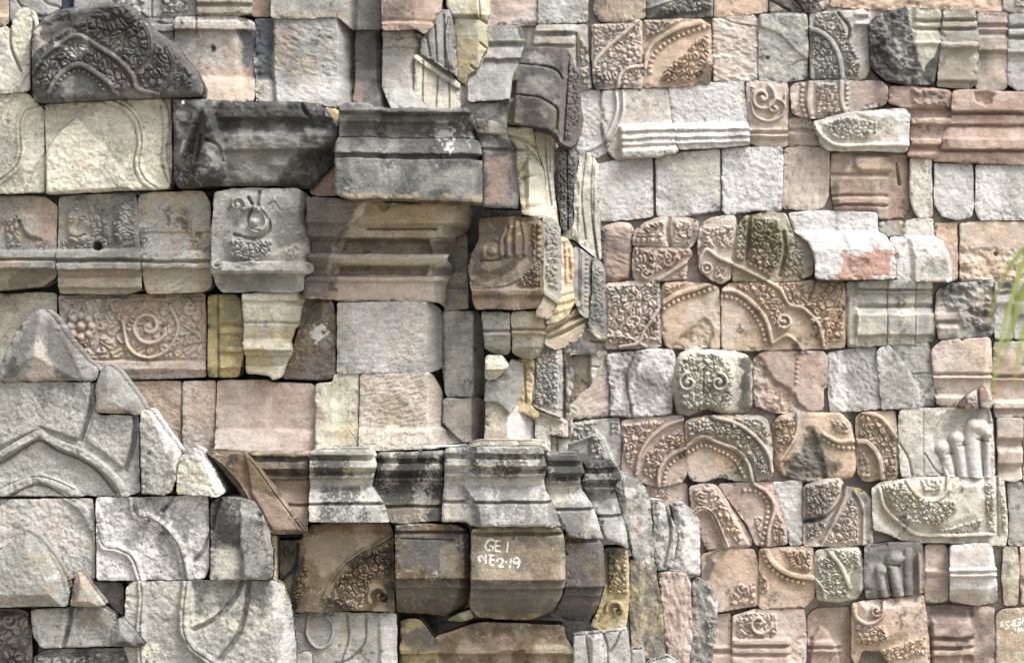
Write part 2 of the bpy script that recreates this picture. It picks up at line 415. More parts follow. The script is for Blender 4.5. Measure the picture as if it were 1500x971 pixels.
    n_ = ~cc[:-2, 1:-1] & C; a, b = np.nonzero(n_); side.append(np.stack([idx[a, b + 1], idx[a, b + 1] + off, idx[a, b] + off, idx[a, b]], 1)[:, ::-1])
    n_ = ~cc[2:, 1:-1] & C; a, b = np.nonzero(n_); side.append(np.stack([idx[a + 1, b], idx[a + 1, b] + off, idx[a + 1, b + 1] + off, idx[a + 1, b + 1]], 1)[:, ::-1])
    n_ = ~cc[1:-1, :-2] & C; a, b = np.nonzero(n_); side.append(np.stack([idx[a, b], idx[a, b] + off, idx[a + 1, b] + off, idx[a + 1, b]], 1)[:, ::-1])
    n_ = ~cc[1:-1, 2:] & C; a, b = np.nonzero(n_); side.append(np.stack([idx[a + 1, b + 1], idx[a + 1, b + 1] + off, idx[a, b + 1] + off, idx[a, b + 1]], 1)[:, ::-1])
    bk = F[:, ::-1] + off      # the back face
    Fb = np.concatenate([F[part_id == 0]] + side + [bk]); V2 = np.concatenate([V, VB]); K2 = np.concatenate([Kf, Kf])
    lo = V[used.ravel()]; org = np.array([(lo[:, 0].min() + lo[:, 0].max()) / 2, y_w - z * S0, lo[:, 2].min()])
    Vc, Fc, Kc = compact(V2 - org, Fb, K2)
    ob = link(name, make_mesh(name, Vc, Fc, Kc, MAT[mat]), None, org)
    ob['label'] = label; ob['category'] = cat; ob['group'] = WALL['group']
    for k in range(1, len(names)):
        q = part_id == k
        if q.sum() < 12:
            continue
        Vc, Fc, Kc = compact(V - org, F[q], Kf)
        link(names[k], make_mesh(names[k], Vc, Fc, Kc, MAT[mat]), ob)
    return ob

# ------------------------------------------------------------------ ground and the rubble cores behind the facing stones
def sheet(name, x0, x1, y0, y1, z, mat, nx=40, ny=40, amp=.05):
    xs = np.linspace(x0, x1, nx); ys = np.linspace(y0, y1, ny); X, Y = np.meshgrid(xs, ys)
    Z = z + amp * fbm(X / 4, Y / 4, 5, 3)
    idx = np.arange(nx * ny).reshape(ny, nx)
    F = np.stack([idx[:-1, :-1].ravel(), idx[:-1, 1:].ravel(), idx[1:, 1:].ravel(), idx[1:, :-1].ravel()], 1)
    o = link(name, make_mesh(name, np.stack([X, Y, Z], -1).reshape(-1, 3), F, np.ones((nx * ny, 3)), mat)); o['kind'] = 'structure'; return o
sheet('ground', -400, 400, -300, 500, -2.6, simple_material('dry_grass_soil', (.30, .27, .20), .95, 0, 1.5, .35))
COREMAT = stone_material('rubble_core', 1.3, 40)
def core(name, label, outline, y0, slope, col, H=6.0):
    """one solid mass: outline polygon in drawing units, front face receding to the right by slope, reaching H metres back"""
    s = S0 * (D0 + y0) / D0; P = rnd_corners(np.array(outline, float), 3); n = len(P); g = 6
    x0, yy0 = P.min(0); x1, yy1 = P.max(0)
    X, Y = np.meshgrid(np.arange(x0, x1 + g, g), np.arange(yy0, yy1 + g, g)); d = sdf(P, X, Y); kv = d > -2
    C = kv[:-1, :-1] & kv[1:, :-1] & kv[:-1, 1:] & kv[1:, 1:]
    cc = np.pad(C, 1); idx = np.arange(X.size).reshape(X.shape); off = X.size
    bx = (np.floor(X / 96 + (np.floor(Y / 92) % 2) * .5)); by = np.floor(Y / 92)
    u = np.abs(((X / 96 + (np.floor(Y / 92) % 2) * .5) % 1) - .5) * 96; v_ = np.abs(((Y / 92) % 1) - .5) * 92
    hb = _h(bx.astype(np.int64), by.astype(np.int64), 3)
    jit = 6 * (hb - .5) + 2.5 * fbm(X / 30, Y / 30, 3, 3) - 5 * np.maximum(sstep(u, 40, 47), sstep(v_, 38, 45))
    rec = np.interp(X, [q[0] for q in slope], [q[1] for q in slope])
    V = np.stack([(X - 750) * s, y0 + (rec - jit) * S0, (485.5 - Y) * s], -1).reshape(-1, 3)
    VB = V.copy(); VB[:, 1] = y0 + H
    a, b = np.nonzero(C); F = [np.stack([idx[a, b], idx[a + 1, b], idx[a + 1, b + 1], idx[a, b + 1]], 1)]
    F.append(F[0][:, ::-1] + off)
    m = ~cc[:-2, 1:-1] & C; a, b = np.nonzero(m); F.append(np.stack([idx[a, b], idx[a, b] + off, idx[a, b + 1] + off, idx[a, b + 1]], 1)[:, ::-1])
    m = ~cc[2:, 1:-1] & C; a, b = np.nonzero(m); F.append(np.stack([idx[a + 1, b + 1], idx[a + 1, b + 1] + off, idx[a + 1, b] + off, idx[a + 1, b]], 1)[:, ::-1])
    m = ~cc[1:-1, :-2] & C; a, b = np.nonzero(m); F.append(np.stack([idx[a + 1, b], idx[a + 1, b] + off, idx[a, b] + off, idx[a, b]], 1)[:, ::-1])
    m = ~cc[1:-1, 2:] & C; a, b = np.nonzero(m); F.append(np.stack([idx[a, b + 1], idx[a, b + 1] + off, idx[a + 1, b + 1] + off, idx[a + 1, b + 1]], 1)[:, ::-1])
    F = np.concatenate(F); K = np.tile(PAL[col], (2 * off, 1)); K *= (.8 + .45 * np.tile(hb.ravel(), 2) + .2 * np.tile(fbm(X / 40, Y / 40, 9, 3).ravel(), 2))[:, None]
    me_flat = True
    V, F, K = compact(np.concatenate([V, VB]), F, K)
    lo = np.array([V[:, 0].mean(), y0, V[:, 2].min()])
    o = link(name, make_mesh(name, V - lo, F, np.clip(K, .01, .8), COREMAT), None, lo); o['label'] = label; o['category'] = 'wall'; o.data.polygons.foreach_set('use_smooth', np.zeros(len(o.data.polygons), bool))
    return o
core('rubble_wall', 'dark rubble core seen only in the joints behind the stones of the near left tower',
     [(-500, -160), (700, -160), (690, 20), (655, 75), (650, 165), (740, 190), (805, 215), (850, 260), (868, 330), (866, 480), (820, 520), (812, 590), (800, 660),
      (890, 700), (980, 760), (1010, 850), (1030, 1000), (1030, 1160), (-500, 1160)], 0, [(0, 62), (640, 66), (700, 130), (800, 170), (1050, 400)], 'D', 3.2)
core('mortar_wall', 'pale mortar core showing in the joints behind the stones of the far right tower wall',
     [(420, -160), (1900, -160), (1900, 1010), (420, 1010)], GAP, [(0, 15), (3000, 15)], 'p')

# ================================================================== NEAR LEFT TOWER
WALL['y'] = 0.0; WALL['group'] = 'fitted stones of the near left tower'
# ---- top wall, behind everything
S('stone_block', 'small orange-brown stone cut off by the top left corner of the photo', 'stone block', [(-60, -60), (12, -60), (13, 36), (0, 39), (-60, 39)], -30, 'Ob', prof([(20, 0), (24, 6), (36, 6)]))
S('carved_block', 'grey stone with faint leaf grooves at the top edge, above the cream pointed leaves', 'carved stone', [(14, -60), (89, -60), (89, 12), (60, 30), (15, 32)], -32, 'gG', cut([(22, -5), (30, 8), (45, 20), (60, 24)], 4, 4), cut([(55, -8), (70, 6), (84, 10)], 4, 3))
S('stone_block', 'narrow blue-stained grey stone behind the top of the dark pediment piece', 'stone block', [(90, -60), (107, -60), (107, 26), (90, 20)], -34, 'XG')
S('carved_block', 'worn flower panels on grey stone above the right shoulder of the dark pediment piece', 'carved stone', [(108, -60), (287, -60), (287, 25), (225, 26), (108, 24)], -25, 'gG',
  fol([(170, -10), (214, -10), (214, 22), (170, 22)], 13, 5, base=1), fol([(236, -12), (276, -12), (276, 20), (236, 20)], 12, 5), cut([(222, -30), (222, 26)], 3, 4), cut([(166, -30), (166, 24)], 3, 4))
S('carved_block', 'small grey stone with a slim leaf right behind the shoulder of the dark pediment piece', 'carved stone', [(205, 27), (255, 26), (255, 62), (240, 60), (215, 40)], -24, 'gG',
  lift([(228, 30), (238, 27), (253, 33), (240, 36)], 4, 3), prof([(36, 0), (38, 4), (46, 4), (48, 0)]))
S('pilaster_block', 'pilaster stone with blue-black stained corner and orange flared foot, top row', 'pilaster', [(230, 60), (256, 60), (256, 26), (350, 24), (373, 33), (373, 149), (300, 151), (270, 110)], -16, 'gpb',
  prof([(24, 6), (30, 8), (33, 12), (44, 12), (47, 0), (112, 0), (118, 6), (149, 22)]), plan([(0, 0), (346, 0), (352, -13), (400, -15)], .2), lift([(262, 29), (276, 25), (270, 38)], 4), cut([(288, 26), (288, 48)], 3, 5),
  stain_or_light('X', [(352, 45), (374, 40), (374, 116), (360, 116), (352, 90)], .75), stain_or_light('O', [(288, 100), (372, 98), (372, 150), (300, 150)], .55), stain_or_light('K', [(308, 66), (317, 66), (317, 76), (309, 76)], .8, 3, 3), hole(312, 71, 4, 5))
S('stone_block', 'small reddish stone touching the top edge between two pilaster stones', 'stone block', [(373, -60), (396, -60), (396, 25), (376, 25), (367, 22)], -28, 'RDX')
S('moulded_block', 'ribbed pilaster capital of two thick rolls at the top edge', 'moulded stone', [(288, -60), (356, -60), (372, -10), (368, 20), (350, 23), (288, 24)], -10, 'gbG',
  prof([(-10, 2), (-4, 12), (5, 12), (8, 2), (12, 8), (20, 8), (24, 0)]), plan([(0, 0), (352, 0), (362, -10), (400, -20)], .3))
S('stone_block', 'large smooth grey stone at the top edge with white-speckled dark right end', 'stone block', [(397, -60), (557, -60), (557, 43), (515, 43), (497, 27), (397, 27)], -8, 'gbG',
  plan([(0, 0), (498, 0), (516, -16), (524, -4), (580, -4)], 0), stain_or_light('D', [(519, -60), (560, -60), (560, 48), (519, 48)], .75), stain_or_light('b', [(397, 16), (498, 18), (520, 44), (500, 30), (397, 29)], .6), lich=.1)
S('pilaster_block', 'large grey stone with slate-blue stripe on its left and bright right side, top row', 'pilaster', [(374, 28), (396, 26), (500, 27), (521, 45), (516, 160), (374, 149)], -12, 'gGb',
  prof([(28, 0), (112, 0), (124, 7), (160, 22)]), plan([(374, -12), (397, -12), (402, 0), (494, 0), (521, -58)], .25), stain_or_light('X', [(372, 24), (400, 24), (400, 116), (372, 112)], .8), stain_or_light('X', [(396, 110), (470, 118), (430, 130), (400, 122)], .4), stain_or_light('R', [(400, 40), (440, 38), (430, 95), (402, 100)], .35), stain_or_light('W', [(440, 120), (495, 124), (495, 150), (430, 148)], .35), rough(1, 9, 4, 20), edge=1.2)
S('moulded_block', 'rounded reddish-brown capital stone at the top edge above the white-lichened cornice tower', 'moulded stone', [(559, -60), (650, -60), (646, 10), (638, 32), (628, 41), (622, 50), (611, 42), (559, 45)], 12, 'ROb',
  prof([(-60, 0), (26, 0), (31, -3), (34, 5), (45, 4)]), fall((618, -60), (604, 60), 1.4), stain_or_light('D', [(559, 0), (590, 2), (596, 28), (559, 32)], .6))
S('pilaster_block', 'slim dark grey pilaster stone with flared foot, above the dark cornice block', 'pilaster', [(522, 45), (556, 43), (561, 125), (570, 145), (582, 158), (518, 159)], -34, 'DGV', prof([(44, 0), (120, 0), (134, 8), (159, 20)]), plan([(0, 0), (550, 0), (562, -14)], .3), stain_or_light('R', [(516, 118), (530, 118), (535, 160), (516, 160)], .5))
S('pilaster_block', 'pale pilaster stone with ledged head and flared foot, right of the slim dark one', 'pilaster', [(561, 47), (606, 46), (619, 52), (620, 76), (614, 84), (614, 140), (626, 162), (574, 160), (560, 128)], -24, 'gpb',
  prof([(46, 7), (54, 9), (56, 3), (68, 5), (72, 0), (130, 0), (140, 8), (160, 20)]), plan([(0, 0), (600, 0), (616, -14), (640, -20)], .5))
S('carved_block', 'grey side stone striped with carved vertical waves under the reddish capital', 'carved stone', [(647, 14), (658, 13), (666, 40), (671, 112), (652, 101), (617, 78), (617, 58), (630, 40)], -22, 'GVb',
  cut([(625, 55), (630, 82)], 3, 5), cut([(637, 38), (640, 90)], 3, 5), cut([(650, 22), (652, 98)], 3, 6), band([(659, 25), (655, 60), (662, 104)], 6, 5, lip=True), fall((640, 0), (640, 120), .8))
S('leaf_finial', 'golden yellow carved corner stone hanging down against the far wall at the top', 'carved stone', [(650, -60), (718, -60), (718, 18), (713, 36), (715, 66), (706, 82), (700, 100), (686, 108), (682, 123), (670, 116), (666, 28), (654, 10)], -70, 'CYY',
  prof([(-60, 10), (22, 10), (30, 0), (124, -20)]), cut([(664, 27), (700, 28), (717, 37)], 3, 6), cut([(700, -20), (703, 25)], 3, 5), cut([(703, 62), (718, 74)], 3, 6), cut([(690, 96), (700, 104)], 3, 5), fall((702, -60), (700, 120), 1.5), stain_or_light('O', [(650, -50), (690, -50), (670, 15)], .4))
S('stone_block', 'cream side stones with a rounded ledge under the golden hanging corner stone', 'stone block', [(607, 82), (617, 79), (630, 87), (660, 106), (673, 120), (674, 160), (622, 160), (608, 143)], -24, 'CwG',
  band([(608, 84), (640, 104), (671, 124)], 9, 6, 'ledge'), cut([(620, 90), (618, 158)], 2.5, 6), cut([(641, 110), (638, 158)], 2.5, 6), cut([(658, 118), (657, 160)], 2.5, 6), fall((612, 0), (612, 200), .7), stain_or_light('O', [(622, 98), (638, 105), (636, 158), (620, 158)], .3))

# ---- first row on the left
S('leaf_finial', 'cream stone of two upright pointed leaves at the far left below the top edge', 'carved stone', [(-60, 40), (0, 42), (8, 37), (15, 46), (17, 40), (20, 24), (30, 12), (42, 11), (47, 28), (44, 60), (43, 133), (20, 136), (-60, 139)], 70, 'CWg',
  cut([(15, 42), (16, 70), (30, 104)], 4, 9), band([(24, 132), (34, 112), (46, 100)], 7, 3, lip=True), rough(1, 5, 5), lich=.05, mat='c', g=1.7)
S('pediment_fragment', 'big dark purple-grey pediment piece carved with pointed arches and curls, upper left', 'pediment piece',
  [(44, 50), (60, 28), (85, 14), (150, 4), (188, 4), (205, 20), (222, 40), (255, 65), (285, 100), (298, 126), (296, 141), (240, 142), (150, 146), (70, 150), (48, 149)], 100, 'DVG',
  fol([(52, 72), (112, 34), (150, 10), (185, 8), (205, 26), (218, 60), (214, 92), (196, 104), (184, 88), (152, 64), (116, 46), (90, 66), (62, 84)], 14, 6),
  fol([(58, 92), (114, 60), (148, 76), (176, 96), (196, 130), (180, 138), (168, 134), (150, 108), (114, 90), (84, 110), (70, 132), (48, 128)], 12, 6.5),
  fol([(200, 108), (222, 92), (228, 62), (246, 76), (250, 104), (238, 128), (212, 130)], 12, 6), fol([(256, 80), (282, 106), (282, 130), (252, 132)], 11, 5),
  band([(72, 136), (86, 112), (114, 95), (142, 108), (162, 124), (172, 142)], 8, 7), beads([(80, 130), (92, 114), (114, 104), (136, 114), (152, 132)], 3.4, 5),
  band([(48, 108), (64, 84), (84, 68), (113, 52), (146, 70), (176, 90), (195, 112), (202, 130), (232, 140)], 7, 8),
  band([(208, 30), (219, 56), (218, 78), (204, 94), (188, 98)], 6, 6, lip=True), band([(244, 70), (254, 94), (250, 118), (234, 134)], 6, 6, lip=True),
  nosplit(spiral(134, 38, 11, 1.3, 4, 6)), stain_or_light('p', [(44, 45), (62, 30), (64, 62), (46, 80)], .7), stain_or_light('W', [(86, 66), (120, 60), (132, 76), (100, 86)], .45, nz=14), stain_or_light('K', [(58, 30), (100, 16), (180, 8), (205, 50), (160, 55), (100, 40), (62, 66)], .6), stain_or_light('K', [(44, 90), (60, 92), (64, 148), (46, 148)], .4),
  brk([(44, 50), (60, 27), (98, 13), (102, 30), (60, 44), (64, 62), (46, 76)], 4), r=8, lich=.3, amp=2)
S('carved_block', 'cream stone with a double curved moulding bending left, second row at left edge', 'carved stone', [(-60, 141), (0, 138), (40, 136), (52, 150), (65, 160), (65, 282), (-60, 286)], 62, 'CwC',
  band([(0, 170), (8, 150), (22, 138)], 7, 4, lip=True), band([(58, 155), (38, 163), (30, 180), (30, 205), (31, 222), (22, 246), (-8, 270)], 14, 6, rd=True), cut([(58, 155), (38, 163), (30, 180), (30, 205), (31, 222), (22, 246), (-8, 270)], 2, 4), cut([(66, 224), (52, 246), (34, 282)], 2.5, 3), rough(1, 5, 5), lich=.04, mat='c')
S('carved_block', 'broad cream stone with raised pointed leaf and double curved mouldings, under the dark pediment', 'carved stone', [(66, 152), (160, 148), (250, 142), (252, 240), (248, 276), (68, 284)], 66, 'CwC',
  lift([(114, 168), (128, 184), (152, 212), (176, 246), (196, 278), (66, 286), (66, 222), (84, 194)], 9, 4, 'pointed_leaf'), band([(158, 144), (184, 156), (202, 178), (208, 210), (203, 238), (212, 262), (236, 280)], 13, 6, rd=True), cut([(158, 144), (184, 156), (202, 178), (208, 210), (203, 238), (212, 262), (236, 280)], 2, 4), cut([(152, 150), (178, 162), (195, 182), (200, 210), (196, 240), (204, 266), (222, 282)], 2, 3), band([(226, 140), (242, 158), (244, 190), (241, 225), (247, 256), (256, 270)], 8, 5, rd=True), cut([(235, 150), (239, 200), (236, 235), (246, 266)], 2, 3),
  stain_or_light('G', [(68, 152), (120, 150), (150, 160), (120, 180), (70, 200)], .4), stain_or_light('O', [(110, 230), (134, 236), (128, 250), (112, 256)], .35), rough(1, 5, 5), mat='c', lich=.05)
S('broken_cornice', 'large blackened broken cornice stone with a worn lumpy figure at its left end', 'cornice stone', [(253, 145), (290, 144), (345, 150), (445, 150), (474, 154), (486, 172), (494, 190), (493, 235), (480, 248), (455, 276), (400, 271), (320, 272), (262, 276), (254, 265)], 92, 'DKG',
  prof([(150, 10), (172, 12), (178, 2), (188, -2), (200, 6), (218, 4), (224, -6), (276, -14)], x0=322, soft=9), lift([(270, 272), (276, 236), (286, 196), (296, 158), (312, 164), (326, 200), (332, 246), (318, 272)], 22, 9, smooth=True), lift([(256, 226), (266, 196), (282, 166), (292, 176), (280, 214), (266, 250)], 20, 8, smooth=True), lift([(286, 240), (304, 220), (322, 236), (312, 262), (292, 264)], 14, 7, smooth=True), lift([(296, 160), (312, 164), (318, 186), (302, 196)], 14, 7, smooth=True), cut([(282, 262), (290, 230), (296, 200)], 6, 8), cut([(304, 206), (320, 214), (326, 236)], 5, 7),
  cut([(440, 152), (452, 170), (470, 174), (474, 158)], 6, 7), brk([(420, 250), (440, 232), (474, 216), (496, 206), (496, 280), (400, 280)], 12, 10, 6), rough(2.2, 16, 10), stain_or_light('K', [(320, 150), (450, 150), (460, 184), (330, 186)], .65), stain_or_light('G', [(330, 196), (440, 196), (430, 262), (330, 268)], .5), stain_or_light('K', [(420, 230), (494, 212), (494, 278), (400, 276)], .6), stain_or_light('Z', [(266, 148), (270, 147), (270, 153), (267, 153)], .9, 1, 1), amp=2.6, r=9)
S('stone_wedge', 'small ochre-and-rust wedge beside the broken blackened cornice tip', 'stone wedge', [(474, 158), (496, 160), (494, 186), (488, 178), (480, 166)], 60, 'YOC', edge=.5)
S('stone_wedge', 'reddish-brown wedge in shade under the tip of the broken blackened cornice', 'stone wedge', [(452, 281), (482, 251), (494, 238), (495, 287), (462, 287)], 50, 'Rb', edge=.5)
S('cornice_block', 'long dark grey moulded cornice stone speckled with white lichen, top centre', 'cornice stone', [(499, 158), (508, 154), (540, 155), (550, 160), (684, 160), (692, 168), (697, 190), (706, 222), (706, 297), (560, 291), (520, 294), (494, 286), (493, 212), (499, 200)], 106, 'DGG',
  prof([(155, 26), (166, 28), (168, 15), (171, 17), (180, 16), (183, 6), (190, 0), (199, 4), (201, 8), (203, 4), (205, 12), (226, 20), (228, 8), (233, 8), (235, 22), (296, 24)], s=0), plan([(490, 34), (541, 34), (551, 0), (676, 0), (706, -85)], .7), stain_or_light('W', [(642, 184), (664, 186), (662, 202), (644, 204)], .8, 4, 12, 5), stain_or_light('Z', [(652, 210), (660, 206), (662, 226), (655, 226)], .6, 3, 7, 4), stain_or_light('K', [(560, 166), (690, 166), (690, 184), (560, 184)], .5), stain_or_light('b', [(494, 284), (706, 288), (706, 300), (494, 298)], .7), lich=.25, r=4, cr=3, g=1.4)
S('cornice_block', 'short dark cornice stone stepping back right of the long dark one, with reddish lower face', 'cornice stone', [(696, 174), (716, 176), (738, 184), (748, 206), (755, 216), (757, 262), (763, 305), (706, 304), (708, 224), (698, 192)], 64, 'DVG',
  prof([(174, 12), (196, 12), (200, 3), (212, 5), (216, 9), (220, 3), (224, 10), (305, 12)]), plan([(690, 0), (742, 0), (764, -70)], .7), stain_or_light('R', [(714, 232), (744, 230), (742, 300), (712, 300)], .6), stain_or_light('w', [(724, 176), (746, 190), (744, 206), (716, 192)], .5), r=4, g=1.4)
S('carved_block', 'yellow corner stone cut with deep waves just right of the stepped dark cornice', 'carved stone', [(741, 188), (780, 186), (783, 204), (788, 226), (798, 250), (800, 300), (808, 322), (765, 314), (762, 290), (757, 255), (756, 214), (748, 206)], 44, 'CYC',
  cut([(744, 200), (764, 204), (784, 214)], 4, 8), cut([(756, 220), (776, 222), (792, 240)], 4, 8), cut([(764, 262), (790, 256)], 4, 6), cut([(768, 208), (774, 226), (765, 248)], 4, 6), lift([(768, 232), (790, 236), (798, 300), (770, 304)], 8, 6), plan([(0, 0), (776, 0), (806, -50)], 0), prof([(186, 8), (200, 8), (206, 0), (290, 0), (300, 8), (320, 8)]))
S('carved_block', 'bright cream splintered side stone left of the black carved one, upper centre', 'carved stone', [(782, 190), (815, 196), (813, 240), (812, 270), (820, 336), (808, 324), (800, 300), (799, 250), (789, 226), (784, 204)], 5, 'CWw', cut([(798, 194), (800, 236), (808, 300)], 3, 6), cut([(806, 200), (805, 250)], 2.5, 5), fall((782, 150), (790, 330), 1.4), rough(2, 4, 12))
S('leaf_finial', 'standing purple-brown broken finial of stepped layers with carved right side, top centre', 'finial', [(768, 67), (800, 68), (832, 72), (842, 92), (850, 100), (852, 150), (857, 170), (850, 200), (838, 214), (820, 208), (815, 197), (800, 190), (742, 182), (746, 150), (752, 112), (762, 92)], 66, 'VDG',
  lift([(763, 95), (798, 99), (816, 106), (823, 116), (822, 220), (738, 210), (740, 110)], 14, 1.5), cut([(762, 94), (798, 97), (816, 104), (824, 116)], 2.5, 5), lift([(758, 141), (786, 145), (800, 152), (814, 162), (813, 188), (806, 198), (738, 210), (738, 150)], 18, 1.5), cut([(757, 140), (786, 143), (802, 150), (816, 162), (815, 190)], 2.5, 5), fall((762, 60), (742, 160), -0.0), lift([(740, 186), (750, 120), (758, 118), (752, 200), (742, 200)], -14, 3), fall((826, 66), (820, 220), 2.2, 150),
  fol([(834, 84), (852, 104), (852, 170), (836, 206), (826, 200)], 8, 6, 5), cut([(834, 80), (826, 205)], 3, 6), stain_or_light('g', [(776, 80), (812, 84), (810, 98), (778, 94)], .6), stain_or_light('G', [(774, 110), (812, 116), (810, 140), (768, 136)], .55), stain_or_light('K', [(762, 144), (790, 150), (800, 186), (764, 184)], .6), stain_or_light('M', [(746, 110), (758, 112), (756, 182), (742, 182)], .6), stain_or_light('M', [(806, 160), (818, 164), (818, 196), (808, 192)], .6), amp=1.8)
S('carved_block', 'black deeply carved side stone below the standing finial', 'carved stone', [(815, 216), (838, 214), (848, 222), (846, 246), (840, 260), (840, 328), (824, 341), (818, 300), (812, 262)], -30, 'DGK',
  fol([(816, 220), (846, 222), (838, 326), (824, 336), (814, 262)], 9, 6), cut([(830, 216), (832, 334)], 3, 7), fall((815, 200), (820, 340), 1.2), amp=2)
S('carved_block', 'tall cream-and-grey splintered side stone beside the far wall, with hanging pointed foot', 'carved stone', [(848, 218), (868, 224), (878, 240), (879, 300), (882, 382), (868, 372), (842, 352), (822, 346), (826, 340), (841, 328), (842, 262), (847, 248)], -75, 'CGw',
  cut([(858, 222), (852, 290), (858, 350)], 3, 6), cut([(868, 228), (866, 300), (876, 376)], 3, 6), band([(874, 240), (873, 320), (879, 376)], 5, 4), fall((848, 200), (850, 390), 1.3), stain_or_light('D', [(849, 220), (868, 224), (866, 260), (850, 258)], .5), rough(2.2, 4, 15))
S('carved_block', 'small dark carved sliver at the edge where the near tower meets the far wall', 'carved stone', [(878, 328), (885, 334), (888, 350), (886, 386), (879, 383)], -170, 'DG', fol([(878, 330), (888, 340), (886, 384), (879, 380)], 7, 4))

# ---- second row
S('carved_block', 'worn figure panel with rolled base mouldings, cut off by the left edge', 'carved stone', [(-60, 287), (30, 287), (66, 289), (84, 301), (82, 405), (62, 419), (12, 424), (-60, 430)], 44, 'GbR',
  prof([(287, 0), (366, 0), (370, 14), (378, 14), (381, 3), (384, 15), (393, 13), (397, -4), (428, -16)]), lift([(24, 318), (50, 308), (64, 330), (62, 354), (44, 352), (30, 340)], 7, 7), fol([(8, 322), (28, 316), (32, 360), (10, 364)], 11, 5), cut([(24, 318), (40, 346), (60, 352)], 4, 4), stain_or_light('b', [(-60, 395), (84, 395), (84, 430), (-60, 430)], .6), stain_or_light('K', [(10, 398), (80, 398), (60, 418), (10, 424)], .4), g=1.7)
S('carved_block', 'grey stone with a carved crowned face, a round dark hole and rolled base mouldings', 'carved stone', [(87, 290), (120, 286), (198, 284), (202, 300), (205, 370), (208, 424), (186, 431), (86, 430), (84, 380)], 46, 'GbV',
  prof([(284, 0), (364, 0), (368, 14), (378, 15), (382, 2), (386, 14), (394, 13), (398, 0), (404, -4), (408, 1), (421, 0), (424, -6), (431, -8)]),
  lift([(96, 310), (112, 298), (130, 308), (134, 330), (126, 356), (112, 362), (100, 352), (94, 330)], 8, 7, 'carved_face'), nosplit(spiral(104, 320, 6, 1, 3, 4)), nosplit(spiral(122, 320, 6, 1, 3, 4, dr=-1)), cut([(104, 345), (114, 348), (124, 344)], 3, 4), nosplit(beads([(112, 296), (114, 306)], 4, 5)),
  fol([(128, 298), (146, 298), (160, 330), (164, 362), (100, 366), (90, 366), (90, 350), (134, 344)], 11, 5), lift([(172, 300), (186, 294), (192, 320), (186, 350), (176, 358), (166, 346), (172, 322)], 7, 6), fol([(164, 300), (198, 292), (200, 360), (166, 364)], 11, 5), hole(143, 361, 7, 22), stain_or_light('K', [(130, 336), (150, 336), (150, 350)], .3), stain_or_light('b', [(84, 394), (208, 394), (208, 431), (84, 431)], .65), g=1.4)
S('carved_block', 'two-tone stone with raking tool marks and rolled base mouldings, left of the serpent scroll', 'carved stone', [(203, 286), (220, 282), (298, 280), (308, 296), (310, 420), (296, 428), (214, 430), (208, 400), (204, 340)], 44, 'gbO',
  prof([(284, 3), (340, 3), (342, 0), (366, 0), (370, 14), (380, 14), (384, 3), (387, 14), (392, 12), (396, 0), (430, -4)]), rough(1.4, 14, 3, -28), cut([(203, 341), (306, 341)], 1.6, 4), nosplit(spiral(212, 334, 6, 1.2, 3, 4)), nosplit(spiral(211, 352, 6, 1.2, 3, 4, dr=-1)), fol([(262, 308), (278, 306), (286, 340), (296, 366), (286, 366), (270, 336)], 8, 4.5), brk([(204, 368), (218, 372), (206, 384)], 2), stain_or_light('O', [(212, 282), (300, 282), (300, 292), (240, 296)], .5), stain_or_light('b', [(208, 392), (310, 392), (310, 430), (208, 430)], .6), stain_or_light('W', [(214, 344), (280, 344), (276, 366), (216, 366)], .3))
S('carved_block', 'grey square block carved with a curled serpent scroll over a projecting ledge', 'carved stone', [(314, 282), (340, 276), (436, 276), (452, 286), (453, 340), (452, 372), (458, 378), (458, 398), (444, 404), (444, 424), (434, 428), (326, 427), (316, 418), (310, 398), (310, 340)], 72, 'Ggg',
  prof([(276, 0), (382, 0), (385, 13), (396, 16), (401, 13), (404, -5), (428, -8)]), lift([(330, 382), (326, 350), (340, 330), (336, 290), (352, 278), (420, 278), (440, 300), (440, 330), (434, 360), (410, 384), (370, 390)], 7, 10), plan([(0, 0), (438, 0), (452, -26)], .4),
  nosplit(spiral(374, 326, 24, 1.1, 8, 8, a0=-2.2)), cut([(380, 282), (378, 300), (390, 316), (396, 334), (386, 346), (368, 350), (344, 344)], 5, 7), cut([(364, 290), (370, 302), (364, 320), (368, 334), (380, 338)], 4, 8), cut([(394, 300), (402, 296), (410, 308)], 3, 2), nosplit(spiral(348, 300, 12, 1.2, 5, 5, dr=-1)),
  fol([(336, 352), (350, 346), (400, 352), (398, 374), (370, 386), (338, 378)], 9, 5.5), fol([(416, 366), (436, 356), (448, 376), (420, 384)], 7, 4, 9, part='pitted_patch'), nosplit(spiral(318, 386, 9, 1.3, 4, 5)), lift([(352, 304), (360, 303), (360, 314), (352, 312)], 4, 2), stain_or_light('w', [(400, 366), (450, 352), (450, 384), (380, 384)], .5), stain_or_light('D', [(400, 310), (440, 310), (436, 350), (410, 364)], .4), stain_or_light('D', [(320, 400), (436, 400), (436, 426), (320, 426)], .45), g=1.4)
